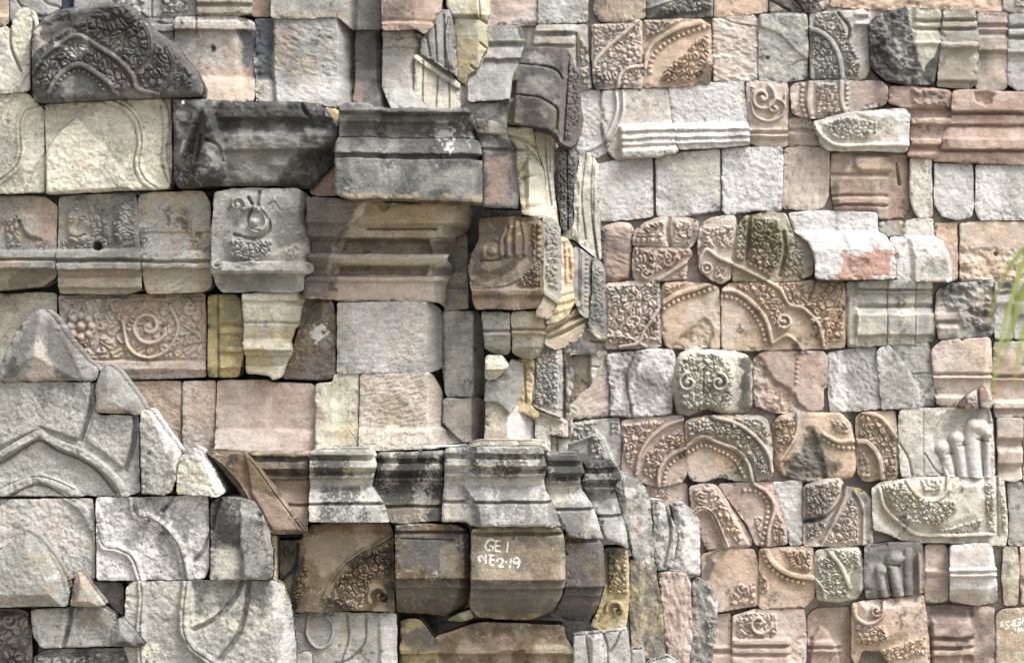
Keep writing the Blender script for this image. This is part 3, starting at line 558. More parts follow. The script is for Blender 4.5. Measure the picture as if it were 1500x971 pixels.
S('capital_block', 'wide capital stone of deeply cut mouldings with dark purple plain left end', 'capital', [(454, 292), (490, 293), (540, 298), (686, 300), (692, 308), (688, 326), (680, 342), (666, 346), (669, 362), (658, 374), (654, 380), (668, 396), (656, 412), (652, 424), (653, 452), (642, 442), (494, 441), (484, 438), (448, 437), (446, 420), (455, 380)], -4, 'bpG',
  prof([(296, 50), (328, 44), (333, 26), (337, 25), (348, 25), (350, 18), (353, 14), (356, 8), (371, 4), (373, 36), (379, 40), (385, 30), (392, 14), (396, 8), (404, 6), (406, 18), (412, 17), (415, 10), (442, 10)]),
  plan([(0, 0), (626, 0), (660, -52)], .9), lift([(508, 350), (630, 350), (634, 372), (499, 372)], -26, 2), lift([(498, 388), (630, 388), (626, 403), (496, 403)], -20, 2), lift([(540, 334), (640, 334), (640, 338), (536, 338)], -10, 1), lift([(440, 280), (545, 290), (538, 318), (518, 332), (500, 346), (492, 362), (496, 374), (488, 386), (484, 412), (488, 445), (440, 445)], 36, 2), stain_or_light('p', [(500, 400), (650, 404), (650, 445), (490, 442)], .6), stain_or_light('w', [(500, 372), (660, 374), (664, 392), (500, 388)], .55), stain_or_light('w', [(632, 330), (690, 300), (690, 340), (668, 400), (650, 440), (634, 400)], .45), stain_or_light('V', [(450, 290), (535, 292), (516, 330), (490, 362), (484, 440), (446, 440)], .85), stain_or_light('D', [(452, 290), (500, 290), (480, 340), (456, 370)], .5), stain_or_light('Y', [(548, 300), (640, 302), (632, 330), (546, 330)], .45), stain_or_light('D', [(553, 298), (574, 298), (572, 308), (556, 308)], .7, 3, 4), hole(564, 303, 8, 4), stain_or_light('b', [(540, 296), (690, 302), (680, 344), (650, 345), (534, 334)], .5), r=4, g=1.4, cr=3, lich=.12)  # pale tints on the ledge and right side paint light onto the mouldings
S('stone_block', 'recessed grey return stone in the shadow gap right of the wide capital', 'stone block', [(654, 380), (660, 372), (669, 362), (668, 347), (684, 344), (686, 452), (650, 456), (654, 424), (656, 412), (668, 396)], -48, 'Gbg', prof([(344, 0), (392, 0), (400, 8), (414, 8), (420, 0), (424, 6), (456, 6)]))
S('carved_block', 'brown snout-shaped serpent head stone with round eye and curved crest grooves', 'carved stone', [(702, 320), (740, 318), (788, 317), (796, 330), (796, 400), (798, 420), (794, 440), (786, 452), (697, 454), (692, 440), (690, 420), (686, 392), (692, 370), (702, 350)], 40, 'BVb',
  prof([(318, 0), (420, 0), (426, 7), (432, 5), (438, -3), (456, -6)]), lift([(690, 400), (704, 362), (722, 344), (744, 322), (770, 320), (772, 350), (766, 380), (744, 400), (716, 412)], 10, 12), nosplit(knob(721, 369, 7, 6, 3)), nosplit(band([(708, 376), (710, 358), (724, 350), (738, 360), (736, 378)], 5, 3, rd=True)), nosplit(band([(735, 374), (734, 354), (740, 338)], 7, 4, 'coil_column')), nosplit(band([(745, 374), (744, 350), (748, 332)], 8, 5, 'coil_column')), nosplit(band([(757, 372), (756, 346), (757, 326)], 8, 5, 'coil_column')), nosplit(band([(769, 372), (770, 350), (766, 328)], 7, 4, 'coil_column')), fol([(778, 326), (786, 326), (786, 396), (780, 396)], 9, 5), cut([(704, 382), (724, 382), (740, 376)], 3, 4), cut([(690, 424), (740, 420), (780, 400)], 3, 3),
  beads([(789, 330), (789, 376)], 3.6, 5), fol([(756, 414), (770, 398), (786, 384), (793, 384), (793, 420), (766, 422)], 8, 5), fall((796, 318), (796, 460), 2), stain_or_light('R', [(690, 438), (790, 438), (786, 454), (696, 454)], .5), stain_or_light('D', [(700, 400), (716, 384), (712, 410)], .4), g=1.4)
S('carved_block', 'grey side stone with an upright carved vine beside the brown serpent head', 'carved stone', [(795, 316), (812, 324), (821, 332), (822, 420), (820, 440), (814, 450), (806, 466), (784, 464), (788, 448), (796, 436)], 34, 'Gbg', fol([(798, 322), (818, 332), (819, 428), (800, 416)], 10, 6), fall((795, 300), (795, 440), 1.3), band([(794, 426), (806, 434), (820, 444)], 8, 6, 'ledge'), stain_or_light('R', [(786, 440), (812, 448), (806, 464), (786, 462)], .5), gap=-1.6)
S('carved_block', 'golden ochre eroded side stone with honeycomb pits, right of the serpent head', 'carved stone', [(818, 346), (830, 349), (839, 362), (842, 396), (838, 415), (842, 440), (832, 462), (812, 472), (800, 474), (804, 458), (816, 446), (820, 420)], -2, 'YOC', rough(2.5, 5, 8), cut([(826, 356), (828, 420)], 3, 4), cut([(833, 366), (836, 410)], 3, 4), band([(818, 430), (840, 424)], 7, 5, rd=True), band([(812, 444), (840, 436)], 7, 5, rd=True), band([(806, 458), (834, 450)], 7, 5, rd=True), stain_or_light('W', [(819, 350), (826, 350), (826, 420), (820, 420)], .3), fall((815, 300), (815, 470), 1.0), amp=2, gap=-1.6, parts=False)
S('carved_block', 'grey-violet side stone with vertical carved ribs and bead string near the far wall', 'carved stone', [(839, 360), (854, 365), (869, 376), (868, 450), (862, 468), (850, 458), (842, 442), (839, 420)], -34, 'GVg', cut([(848, 366), (848, 440)], 3, 5), beads([(861, 378), (860, 446)], 3, 4), band([(854, 370), (853, 446)], 4, 4), fall((838, 300), (838, 480), 1.5), stain_or_light('b', [(838, 430), (868, 430), (866, 464)], .5))
S('carved_block', 'dark ragged carved side stone forming the outer edge beside the far wall, mid height', 'carved stone', [(869, 378), (882, 386), (888, 402), (886, 440), (890, 492), (876, 490), (862, 478), (864, 466), (867, 440)], -70, 'GDV', fol([(870, 382), (886, 392), (886, 486), (868, 470)], 9, 5), rough(2, 6, 8), fall((868, 300), (868, 480), 1.5), gap=-1.6)
S('moulded_block', 'ochre-brown bracket of jagged stepped mouldings under the ragged side stones', 'moulded stone', [(800, 460), (820, 470), (836, 462), (846, 444), (862, 462), (864, 476), (850, 496), (830, 506), (812, 511), (798, 504)], -20, 'bCO', cut([(800, 486), (826, 474), (852, 460)], 3, 7), cut([(804, 496), (830, 486), (858, 470)], 3, 7), band([(802, 478), (828, 468), (846, 452)], 6, 6, 'ledge'), band([(802, 491), (828, 480), (856, 465)], 5, 5, 'ledge'), fall((800, 400), (800, 500), 1.0), amp=1.6, gap=-1.8)
S('moulded_block', 'dark underside corner stone with pale lip above the ochre fluted corner', 'moulded stone', [(822, 509), (846, 500), (864, 480), (876, 492), (889, 494), (887, 502), (876, 510), (874, 518), (846, 519), (820, 514), (812, 506)], -50, 'DbG', cut([(866, 500), (888, 502)], 3, 6), band([(862, 482), (876, 494), (888, 496)], 6, 5), stain_or_light('p', [(872, 490), (890, 494), (884, 504), (870, 500)], .8))

# ---- third row
S('stone_block', 'tan stone with fine vertical tool texture behind the tip of the pointed leaf stone', 'stone block', [(-60, 428), (20, 431), (60, 428), (82, 431), (84, 560), (-60, 560)], 0, 'Cbp', rough(.8, 5, 12), mat='c', g=2.2)
S('carved_block', 'orange-pink panel carved with a round rosette and large curling scroll', 'carved stone', [(86, 433), (200, 431), (300, 430), (302, 460), (302, 552), (198, 556), (130, 556), (100, 520), (86, 480)], 6, 'pPO',
  fol([(88, 436), (296, 434), (298, 526), (86, 526)], 16, 5.5), nosplit(spiral(218, 478, 27, 1.6, 8, 10, a0=.5)), band([(180, 470), (190, 510), (218, 524), (246, 512), (262, 480), (250, 448)], 7, 10, 'vine_stem'), flower(119, 478, 24, 8, 11), nosplit(spiral(170, 446, 11, 1.3, 4, 6, dr=-1)), nosplit(spiral(280, 450, 12, 1.4, 5, 6)), nosplit(spiral(282, 496, 12, 1.4, 5, 6, dr=-1)),
  prof([(527, 0), (530, 8), (540, 8), (548, 0), (556, -3)]), stain_or_light('b', [(190, 430), (300, 430), (300, 445), (240, 450), (200, 500), (190, 470)], .4), stain_or_light('Y', [(150, 500), (240, 500), (240, 528), (160, 528)], .35), r=4, g=1.35, lich=.05)
S('moulded_block', 'mustard-coloured ribbed block between the rosette panel and cream bracket', 'moulded stone', [(305, 432), (345, 430), (354, 440), (357, 480), (358, 520), (350, 553), (304, 552)], 18, 'YbM',
  prof([(430, 2), (440, 8), (472, 8), (477, 0), (480, 6), (488, 6), (491, 0), (503, 0), (508, 8), (514, 8), (518, 0), (532, 6), (538, 8), (544, 0), (552, 0)], x0=321), cut([(320, 432), (320, 552)], 3, 6), stain_or_light('M', [(325, 440), (354, 440), (356, 476), (325, 474)], .5))
S('bracket_block', 'cream bracket tapering down in stepped mouldings', 'bracket', [(356, 430), (445, 428), (446, 436), (440, 456), (436, 478), (431, 482), (424, 500), (427, 518), (420, 528), (411, 552), (400, 557), (396, 550), (362, 546), (360, 520), (357, 500), (357, 460)], 36, 'CYw',
  prof([(428, 20), (440, 20), (443, 14), (446, 14), (448, 20), (470, 12), (473, 6), (476, 14), (496, 4), (500, 6), (503, 22), (512, 24), (515, 10), (518, 14), (524, 0), (534, -2), (537, 8), (550, 6)]), plan([(0, 0), (404, 0), (440, -60)], .9), r=3, cr=2, mat='c', lich=.05, g=1.4)
S('stone_block', 'dark ochre stone with a pale lichen smear behind the cream bracket', 'stone block', [(440, 437), (486, 438), (491, 452), (492, 552), (470, 558), (414, 554), (424, 524), (436, 486)], 0, 'BYG',
  stain_or_light('K', [(444, 440), (470, 440), (470, 470), (440, 480)], .6), stain_or_light('Z', [(456, 480), (474, 478), (478, 492), (464, 500), (455, 492)], .65, 4, 10, 6), stain_or_light('V', [(440, 520), (492, 498), (492, 556), (414, 556)], .6), rough(1.6, 12, 5, -15), amp=2)
S('stone_block', 'large light grey chiselled stone directly under the wide capital', 'stone block', [(494, 443), (560, 442), (628, 441), (646, 454), (646, 540), (628, 546), (494, 547)], 5, 'gWp', plan([(0, 0), (624, 0), (648, -52)], 0), rough(1.1, 7, 3, -18), mat='c', lich=.03, cr=3, g=1.8)

S('pilaster_block', 'upright smooth grey stone with bright side face, right of the large chiselled one', 'pilaster', [(648, 456), (698, 456), (707, 472), (710, 580), (700, 582), (654, 580), (647, 540)], -40, 'gGw', plan([(640, -14), (652, 0), (693, 0), (710, -60)], 0), mat='f')
S('bracket_block', 'greenish grey hanging bracket stone with ledges, left one of the pair under the serpent head', 'bracket', [(706, 457), (747, 458), (748, 512), (744, 520), (722, 519), (711, 510), (708, 480)], 6, 'gGM', prof([(456, 12), (482, 12), (485, 2), (487, 10), (491, 10), (493, 4), (506, 2), (520, -14)]), stain_or_light('M', [(710, 494), (748, 494), (746, 520), (712, 520)], .4))
S('bracket_block', 'tan hanging bracket stone with rounded foot, right one of the pair under the serpent head', 'bracket', [(750, 458), (784, 457), (798, 460), (800, 500), (794, 514), (784, 525), (764, 526), (750, 516)], 8, 'bCG', prof([(456, 12), (480, 12), (483, 2), (485, 10), (489, 10), (491, 4), (508, 2), (526, -16)]), plan([(0, 0), (780, 0), (800, -40)], .4), stain_or_light('G', [(750, 496), (784, 500), (780, 526), (752, 524)], .5))
S('bracket_block', 'tiny cream bracket with a sharp projecting ledge below the greenish one', 'bracket', [(712, 520), (736, 520), (742, 530), (745, 536), (736, 546), (728, 556), (711, 556), (711, 534)], 4, 'CGg', prof([(520, 0), (529, 4), (531, 18), (541, 18), (544, 4), (556, -4)]), plan([(0, 0), (734, 0), (746, -22)], .6), r=3)
S('stone_block', 'smooth grey curved stone beneath the tiny cream bracket', 'stone block', [(712, 558), (728, 557), (744, 540), (750, 528), (764, 534), (766, 560), (758, 590), (746, 606), (730, 588), (710, 588)], -10, 'Ggb', rough(2, 14, 14), fall((746, 500), (746, 600), 1.0), gap=-1.8, mat='f')
S('carved_block', 'amber-coloured pitted strip between grey carved stones in the side face', 'carved stone', [(759, 527), (782, 526), (781, 560), (778, 594), (790, 606), (786, 612), (754, 598), (764, 560), (756, 534)], -34, 'YOb', rough(2.4, 5, 8), cut([(768, 530), (770, 590)], 3, 5), gap=-1.8)
S('carved_block', 'grey side panel densely carved with tiny upright leaves', 'carved stone', [(783, 510), (800, 505), (814, 506), (823, 514), (823, 560), (822, 610), (806, 606), (782, 594), (781, 560)], -44, 'gGp', fol([(784, 514), (818, 514), (818, 600), (784, 594)], 7.5, 6, 4), rough(1.2, 5, 8), band([(780, 594), (800, 604), (824, 614)], 6, 5, 'ledge'), gap=-1.5)
S('carved_block', 'purple-brown wavy-edged side stone in the receding face of the near tower, mid-lower', 'carved stone', [(815, 505), (830, 512), (840, 530), (842, 552), (836, 576), (832, 604), (836, 640), (818, 642), (820, 600), (822, 550)], -56, 'VRp', cut([(826, 530), (826, 620)], 4, 4), rough(2, 7, 10), stain_or_light('w', [(834, 530), (842, 540), (838, 580), (832, 570)], .6), gap=-1.5)
S('bracket_block', 'tan corner bracket with bright stepped right edge projecting toward the far wall', 'bracket', [(838, 520), (872, 519), (880, 524), (879, 536), (874, 540), (872, 552), (862, 568), (852, 574), (836, 592), (835, 576), (842, 552), (840, 530)], -84, 'bCO', cut([(862, 536), (880, 538)], 3, 6), cut([(852, 558), (866, 566)], 3, 5), plan([(0, 0), (860, 0), (866, 14), (884, 14)], 0), rough(1.2, 7, 7), stain_or_light('W', [(864, 520), (882, 524), (872, 552), (862, 556)], .6))
S('stone_block', 'small jagged cream ledge stone sticking out below the corner bracket', 'stone block', [(832, 592), (840, 590), (850, 598), (846, 606), (838, 608), (840, 622), (838, 642), (828, 642)], -70, 'Cbp', rough(2, 5, 5), r=3)
S('stone_block', 'pinkish ledge stone under the leaf panel of the receding side', 'stone block', [(778, 596), (806, 606), (820, 610), (832, 618), (831, 640), (806, 636), (790, 622), (774, 606)], -50, 'pRb', band([(780, 600), (822, 616)], 6, 5, 'ledge'), rough(2, 6, 6))

# ---- fourth row
S('stone_block', 'orange stone with rough face right behind the small pointed leaf stone', 'stone block', [(192, 559), (265, 558), (266, 666), (240, 664), (210, 640), (195, 600)], -2, 'ObP', rough(.9, 6, 4, 15), mat='c', lich=.03)
S('stone_block', 'narrow orange-pink stone, second from left in the smooth fourth row', 'stone block', [(266, 557), (317, 556), (316, 664), (266, 668)], 3, 'pOb', rough(.7, 6, 4), gap=.5, mat='c', lich=.02)
S('stone_block', 'wide pink stone with an inner corner and a lighter sloping foot', 'stone block', [(318, 557), (392, 557), (396, 560), (455, 562), (462, 568), (461, 664), (315, 664)], 8, 'PpR', prof([(557, 0), (628, 0), (633, 7), (664, 15)]), plan([(0, 0), (390, 0), (396, -12), (470, -12)], -.6), stain_or_light('w', [(316, 634), (402, 634), (420, 664), (316, 664)], .55), stain_or_light('R', [(398, 562), (460, 564), (460, 600), (400, 620)], .4), lich=.02, mat='f')
S('stone_block', 'cream stone with a vertical step and flared foot, between pink and rough beige stones', 'stone block', [(463, 562), (488, 560), (491, 548), (525, 547), (524, 657), (463, 660)], 6, 'CbY', prof([(547, 0), (620, 0), (630, 7), (660, 15)]), plan([(0, 4), (488, 4), (494, -5), (540, -5)], 0), rough(.7, 4, 8), lich=.03)
S('stone_block', 'large rough beige stone with flared foot above the blackened cornice', 'stone block', [(527, 548), (626, 545), (634, 550), (647, 574), (648, 618), (662, 634), (682, 650), (640, 656), (526, 660)], 4, 'pbC', prof([(545, 0), (626, 0), (631, 8), (660, 18)]), plan([(0, 0), (626, 0), (650, -62)], .5), rough(1.3, 8, 3, -20), stain_or_light('G', [(600, 638), (650, 640), (650, 656), (600, 656)], .4), mat='c', lich=.05)
S('stone_block', 'pinkish grey stone in the recess right of the large rough beige one', 'stone block', [(650, 583), (700, 583), (708, 589), (708, 646), (680, 648), (664, 634), (648, 618)], -40, 'pGw', plan([(0, 0), (690, 0), (700, -18), (710, -40)], 0), prof([(583, 0), (630, 0), (648, 6)]))
S('stone_block', 'sharp-cornered stone with beige front and painted sunlit right side', 'stone block', [(711, 588), (746, 585), (760, 590), (782, 606), (785, 648), (711, 648), (712, 615)], -16, 'bpC', plan([(0, 0), (744, 0), (785, -46)], 0), stain_or_light('W', [(744, 580), (790, 590), (790, 650), (744, 650)], .85, 4, 3), r=2.5, mat='c', cr=2, gap=-1)  # white on the right side is side light painted into the colour
S('stone_block', 'cream side stone just right of the one with a painted sunlit side', 'stone block', [(784, 612), (806, 622), (807, 664), (790, 658), (784, 640)], -50, 'CYw', rough(1, 5, 5), mat='c')
S('stone_block', 'cream-yellow corner stone standing on the stepped cornice at the near tower edge', 'stone block', [(808, 634), (832, 641), (831, 668), (807, 667)], -60, 'CYb', cut([(816, 638), (816, 664)], 2.5, 5), mat='c')

# ---- blackened lower cornice
CP = [(656, 10), (664, 10), (666, 5), (671, 4), (673, 9), (682, 10), (688, 3), (691, 0), (694, 5), (697, 5), (700, 0), (712, -2), (724, 4), (732, 8), (736, 3), (739, 11), (766, 14)]
def cprof(dy, k=1.0, y1=None): return prof([(a + dy, b * 1.9) for a, b in CP])
S('cornice_block', 'brown and black ribbed cornice piece half hidden behind the sloping brown roof slab', 'cornice stone', [(362, 661), (452, 662), (452, 782), (446, 782), (420, 742), (392, 700)], 74, 'bBR', cprof(4), stain_or_light('K', [(365, 664), (452, 664), (452, 708), (400, 700)], .5), stain_or_light('R', [(410, 706), (452, 706), (452, 780), (430, 760)], .6), streak('K', 664, 700, .6), r=4)
S('roof_slab', 'brown sloping ridge slab with thin raised edges running down to the right', 'roof slab', [(301, 661), (320, 659), (358, 662), (372, 676), (410, 726), (450, 781), (395, 782), (384, 766), (352, 722), (322, 684)], 116, 'BRK',
  band([(303, 664), (326, 680), (352, 708), (370, 738), (398, 780)], 3, 4, 'raised_edge'), band([(360, 663), (378, 684), (410, 728), (448, 778)], 4, 5, 'raised_edge'), lift([(356, 662), (368, 668), (448, 780), (398, 780), (366, 724)], 7, 5), stain_or_light('K', [(302, 664), (340, 690), (370, 735), (340, 722), (318, 690)], .6), stain_or_light('R', [(356, 712), (410, 730), (440, 780), (396, 780)], .5), r=4, lich=.2)
S('cornice_block', 'projecting moulded cornice block stained black and cream, leftmost full one of the lower cornice', 'cornice stone', [(455, 662), (470, 658), (543, 657), (549, 668), (552, 682), (546, 700), (544, 712), (556, 728), (566, 744), (571, 763), (454, 763)], 100, 'gCG',
  cprof(2), plan([(0, 0), (540, 0), (570, -30)], .8), streak('K', 664, 700, .85, 26, thr=-.25), streak('K', 712, 763, .75, 20, thr=-.05), stain_or_light('G', [(456, 656), (550, 656), (548, 668), (456, 668)], .5), r=3.5, g=1.4, cr=3, lich=.15)
S('cornice_block', 'recessed cornice block almost entirely black with lichen, between two projecting ones', 'cornice stone', [(552, 664), (600, 664), (649, 662), (650, 712), (648, 760), (600, 764), (572, 764), (566, 744), (552, 726), (546, 710), (553, 690)], 78, 'GKC',
  cprof(6), streak('K', 664, 764, .9, 22, thr=-.5), stain_or_light('b', [(560, 735), (640, 735), (620, 762), (574, 762)], .35), r=3.5, g=1.4, cr=3)
S('cornice_block', 'widest cream-and-black moulded cornice block, projecting below the metal rod', 'cornice stone', [(651, 662), (662, 656), (720, 653), (790, 653), (798, 664), (801, 686), (796, 704), (800, 720), (810, 738), (822, 770), (690, 770), (682, 764), (647, 764), (650, 720)], 116, 'gCG',
  cprof(0), plan([(640, -26), (672, -18), (684, 0), (780, 0), (822, -56)], .8), streak('K', 655, 700, .8, 30, thr=-.35, x0=675), streak('D', 712, 768, .6, 14, thr=-.1), stain_or_light('G', [(684, 656), (792, 653), (796, 664), (684, 667)], .5), stain_or_light('W', [(656, 672), (676, 680), (676, 700), (656, 700)], .4), stain_or_light('p', [(655, 716), (676, 716), (680, 762), (650, 762)], .5), r=3.5, g=1.3, cr=3, lich=.12)
S('stone_slab', 'thin mossy cream slab lying on top of the widest cornice block', 'stone slab', [(683, 654), (696, 647), (708, 645), (790, 646), (793, 654), (740, 656)], 60, 'CbM', r=2.5, T=90)
S('cornice_block', 'narrow curved cornice block with black lip, first step right of the widest one', 'cornice stone', [(800, 666), (845, 664), (850, 676), (856, 690), (849, 704), (852, 718), (868, 740), (884, 790), (832, 784), (820, 758), (806, 732), (798, 712), (802, 690)], 66, 'gGC',
  prof([(a + 10, b * 1.7) for a, b in CP]), plan([(0, 0), (838, 0), (884, -62)], .8), streak('K', 664, 708, .8, 20, thr=-.2), stain_or_light('D', [(818, 738), (864, 740), (878, 788), (828, 780)], .6), r=3.5, g=1.4, cr=3)
S('cornice_block', 'smallest blackened cornice block, second step right of the widest one', 'cornice stone', [(854, 677), (898, 675), (906, 688), (909, 700), (900, 712), (906, 734), (916, 770), (921, 802), (886, 790), (872, 748), (856, 720), (852, 706), (857, 692)], 24, 'GgD',
  prof([(a + 20, b * 1.7) for a, b in CP]), plan([(0, 0), (892, 0), (922, -52)], .8), streak('K', 675, 726, .9, 18, thr=-.4), stain_or_light('W', [(872, 742), (904, 744), (912, 790), (888, 786)], .35), r=3.5, g=1.4, cr=3)
S('stone_block', 'mossy grey stone directly right of the smallest cornice block', 'stone block', [(906, 692), (928, 700), (948, 716), (955, 740), (958, 800), (960, 832), (944, 832), (928, 816), (921, 790), (908, 736), (902, 712)], -18, 'gGM', streak('D', 690, 830, .6, 8), stain_or_light('M', [(906, 705), (924, 708), (928, 738), (908, 730)], .8), stain_or_light('R', [(932, 745), (940, 750), (938, 790), (930, 780)], .5), stain_or_light('W', [(915, 715), (926, 718), (924, 730), (914, 728)], .6), rough(2.4, 7, 10), fall((906, 650), (930, 830), .8), lich=.25)
S('stone_block', 'dark streaked jagged stone, second in the receding upper row at lower centre', 'stone block', [(951, 731), (974, 733), (980, 752), (990, 770), (993, 790), (984, 832), (964, 836), (958, 800), (956, 750)], -74, 'gGD', streak('W', 730, 835, .5, 7), rough(3, 8, 12, 12), cut([(974, 736), (982, 780), (972, 830)], 4, 6), lich=.35)
S('stone_block', 'grey stone with painted sunlit right face, last of the receding upper row', 'stone block', [(984, 741), (1004, 739), (1018, 750), (1027, 764), (1028, 846), (1008, 839), (984, 834), (994, 792), (988, 766)], -112, 'gDw', streak('D', 738, 846, .7, 8, thr=.1), rough(3, 7, 10), plan([(980, 0), (1002, 0), (1030, -40)], 0), stain_or_light('W', [(1000, 742), (1030, 760), (1030, 846), (1004, 838)], .6), lich=.2)  # right face tinted pale to paint the light from the right

# ---- lower course
S('carved_block', 'brown stone carved with a swooping arch of curls and a scroll hole', 'carved stone', [(408, 792), (440, 790), (456, 768), (492, 764), (570, 765), (577, 780), (578, 897), (520, 894), (430, 897), (412, 860)], 84, 'BbK',
  prof([(764, 5), (776, 5), (779, 0), (897, 0)]), band([(474, 876), (484, 852), (502, 828), (528, 808), (554, 796), (574, 784)], 4, 6), fol([(480, 878), (490, 854), (508, 832), (532, 812), (572, 792), (574, 840), (548, 846), (536, 874), (530, 894), (500, 892)], 10, 7), nosplit(spiral(556, 872, 17, 1.1, 8, 8, a0=2.5, ball=False)), hole(561, 876, 7, 12), lift([(447, 812), (456, 830), (452, 864), (436, 890), (424, 880), (430, 840)], 5, 3), fol([(446, 818), (454, 834), (450, 862), (436, 886), (428, 876), (434, 842)], 8, 5), nosplit(spiral(424, 806, 9, 1.3, 4, 5)), cut([(436, 796), (432, 830), (412, 850)], 4, 6),
  stain_or_light('b', [(440, 790), (480, 780), (560, 784), (540, 800), (490, 840), (470, 850)], .6), stain_or_light('K', [(408, 792), (438, 792), (440, 890), (412, 880)], .7), stain_or_light('K', [(560, 800), (578, 800), (578, 896), (566, 896)], .5), g=1.35, lich=.2)
LP = [(766, 12), (776, 12), (779, 2), (783, 12), (846, 15), (848, 4), (860, 5), (862, -3), (874, -6), (890, -18), (900, -30), (912, -50)]
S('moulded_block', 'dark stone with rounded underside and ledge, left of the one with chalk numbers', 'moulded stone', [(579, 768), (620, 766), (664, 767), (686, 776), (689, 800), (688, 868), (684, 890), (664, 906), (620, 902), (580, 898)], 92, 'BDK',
  prof(LP), plan([(0, 0), (672, 0), (690, -30)], .5), cut([(588, 788), (664, 790)], 2, 4), stain_or_light('D', [(585, 790), (660, 786), (650, 830), (590, 830)], .6), stain_or_light('b', [(640, 800), (672, 790), (674, 846), (640, 846)], .4), stain_or_light('D', [(582, 852), (686, 852), (684, 900), (582, 900)], .6), lich=.3)
GE1 = [[(723.5, 790.5), (718, 789), (712.5, 794), (711, 799), (714, 804), (720, 804.5), (722.5, 800), (719, 798.5)], [(731, 791), (727, 792), (725.5, 798), (726, 805)], [(726, 798.5), (732, 798.5)], [(727, 805.5), (732, 806.5)], [(727, 791), (733, 791)], [(744, 793), (743.5, 800), (742.5, 807)],
       [(703, 821), (701.5, 815), (706, 814), (711, 820), (711.5, 823), (711.5, 812)], [(717, 812), (723, 812)], [(718.5, 812), (718, 826)], [(718, 818.5), (723.5, 818.5)], [(718, 826), (723, 826.5)], [(727, 821), (731, 817), (735.5, 817.5), (736, 822), (731.5, 828), (737, 828.5)], [(741, 821.5), (741.6, 821.5)], [(748.5, 817.5), (747.5, 824), (746.5, 830)],
       [(761, 820), (757.5, 815.5), (753, 818), (753, 822.5), (757, 824), (761, 820), (760.5, 825), (758, 830)]]
S('moulded_block', 'brown stone with rounded underside and white handwritten numbers GE1 NE2·19', 'moulded stone', [(691, 776), (708, 770), (790, 770), (820, 772), (826, 784), (828, 812), (828, 856), (822, 878), (812, 896), (772, 912), (702, 908), (689, 892), (690, 830)], 108, 'bBD',
  prof([(a + 2, b) for a, b in LP]), plan([(0, 0), (814, 0), (830, -34)], .5), stain_or_light('D', [(692, 850), (826, 850), (812, 905), (692, 900)], .75), stain_or_light('D', [(690, 784), (704, 784), (704, 845), (690, 845)], .5), stain_or_light('M', [(700, 772), (826, 772), (826, 782), (700, 782)], .5), mark(GE1, 2.7), g=.75, amp=1.0, lich=.12)
S('moulded_block', 'purple-brown moulded stone stepping back right of the numbered stone', 'moulded stone', [(826, 780), (872, 782), (883, 796), (886, 806), (885, 856), (880, 876), (874, 896), (860, 914), (832, 912), (812, 898), (824, 878), (829, 856)], 66, 'VBD',
  prof([(a + 12, b) for a, b in LP]), plan([(0, 0), (872, 0), (888, -34)], .5), stain_or_light('D', [(826, 866), (882, 864), (860, 912), (826, 906)], .6), lich=.2)
S('carved_block', 'ochre and black corner stone with a carved curling trunk, lower centre', 'carved stone', [(885, 802), (918, 802), (922, 830), (922, 880), (916, 925), (884, 926), (864, 916), (876, 896), (886, 858)], 22, 'YbD',
  fol([(890, 806), (920, 808), (920, 870), (890, 868)], 9, 6), nosplit(spiral(902, 892, 14, 1.1, 7, 8, a0=3)), hole(906, 896, 5, 9), stain_or_light('K', [(886, 804), (904, 804), (896, 860), (886, 850)], .6), fall((916, 800), (918, 930), 2))
S('stone_block', 'yellow side stone with black wavy streaks, right of the carved ochre corner', 'stone block', [(924, 820), (938, 818), (954, 828), (962, 846), (970, 880), (975, 965), (955, 968), (926, 950), (922, 880)], -26, 'bYM', streak('D', 815, 970, .7, 9, thr=-.1), stain_or_light('D', [(944, 836), (966, 850), (972, 960), (948, 960)], .5), rough(2.4, 9, 14), plan([(920, 4), (938, 4), (944, -4), (980, -14)], 0), lich=.25)
S('stone_block', 'pink side stone with fine vertical fluting in the receding lower row', 'stone block', [(963, 838), (986, 836), (1006, 840), (1012, 852), (1014, 930), (1010, 972), (982, 972), (976, 940), (971, 880)], -72, 'PRp', rough(1.8, 6, 14), stain_or_light('D', [(963, 838), (1006, 840), (1004, 850), (966, 850)], .5), lich=.1)
S('stone_block', 'dark grey crumbling corner stone with pale chipped right edge, lower centre right', 'stone block', [(1013, 852), (1026, 848), (1042, 862), (1052, 882), (1050, 920), (1046, 950), (1040, 990), (1012, 990), (1015, 930)], -116, 'GDg', rough(3.2, 8, 10), stain_or_light('W', [(1036, 862), (1054, 882), (1050, 900), (1036, 880)], .6), fol([(1034, 900), (1050, 896), (1046, 946), (1034, 950)], 8, 4), lich=.3)
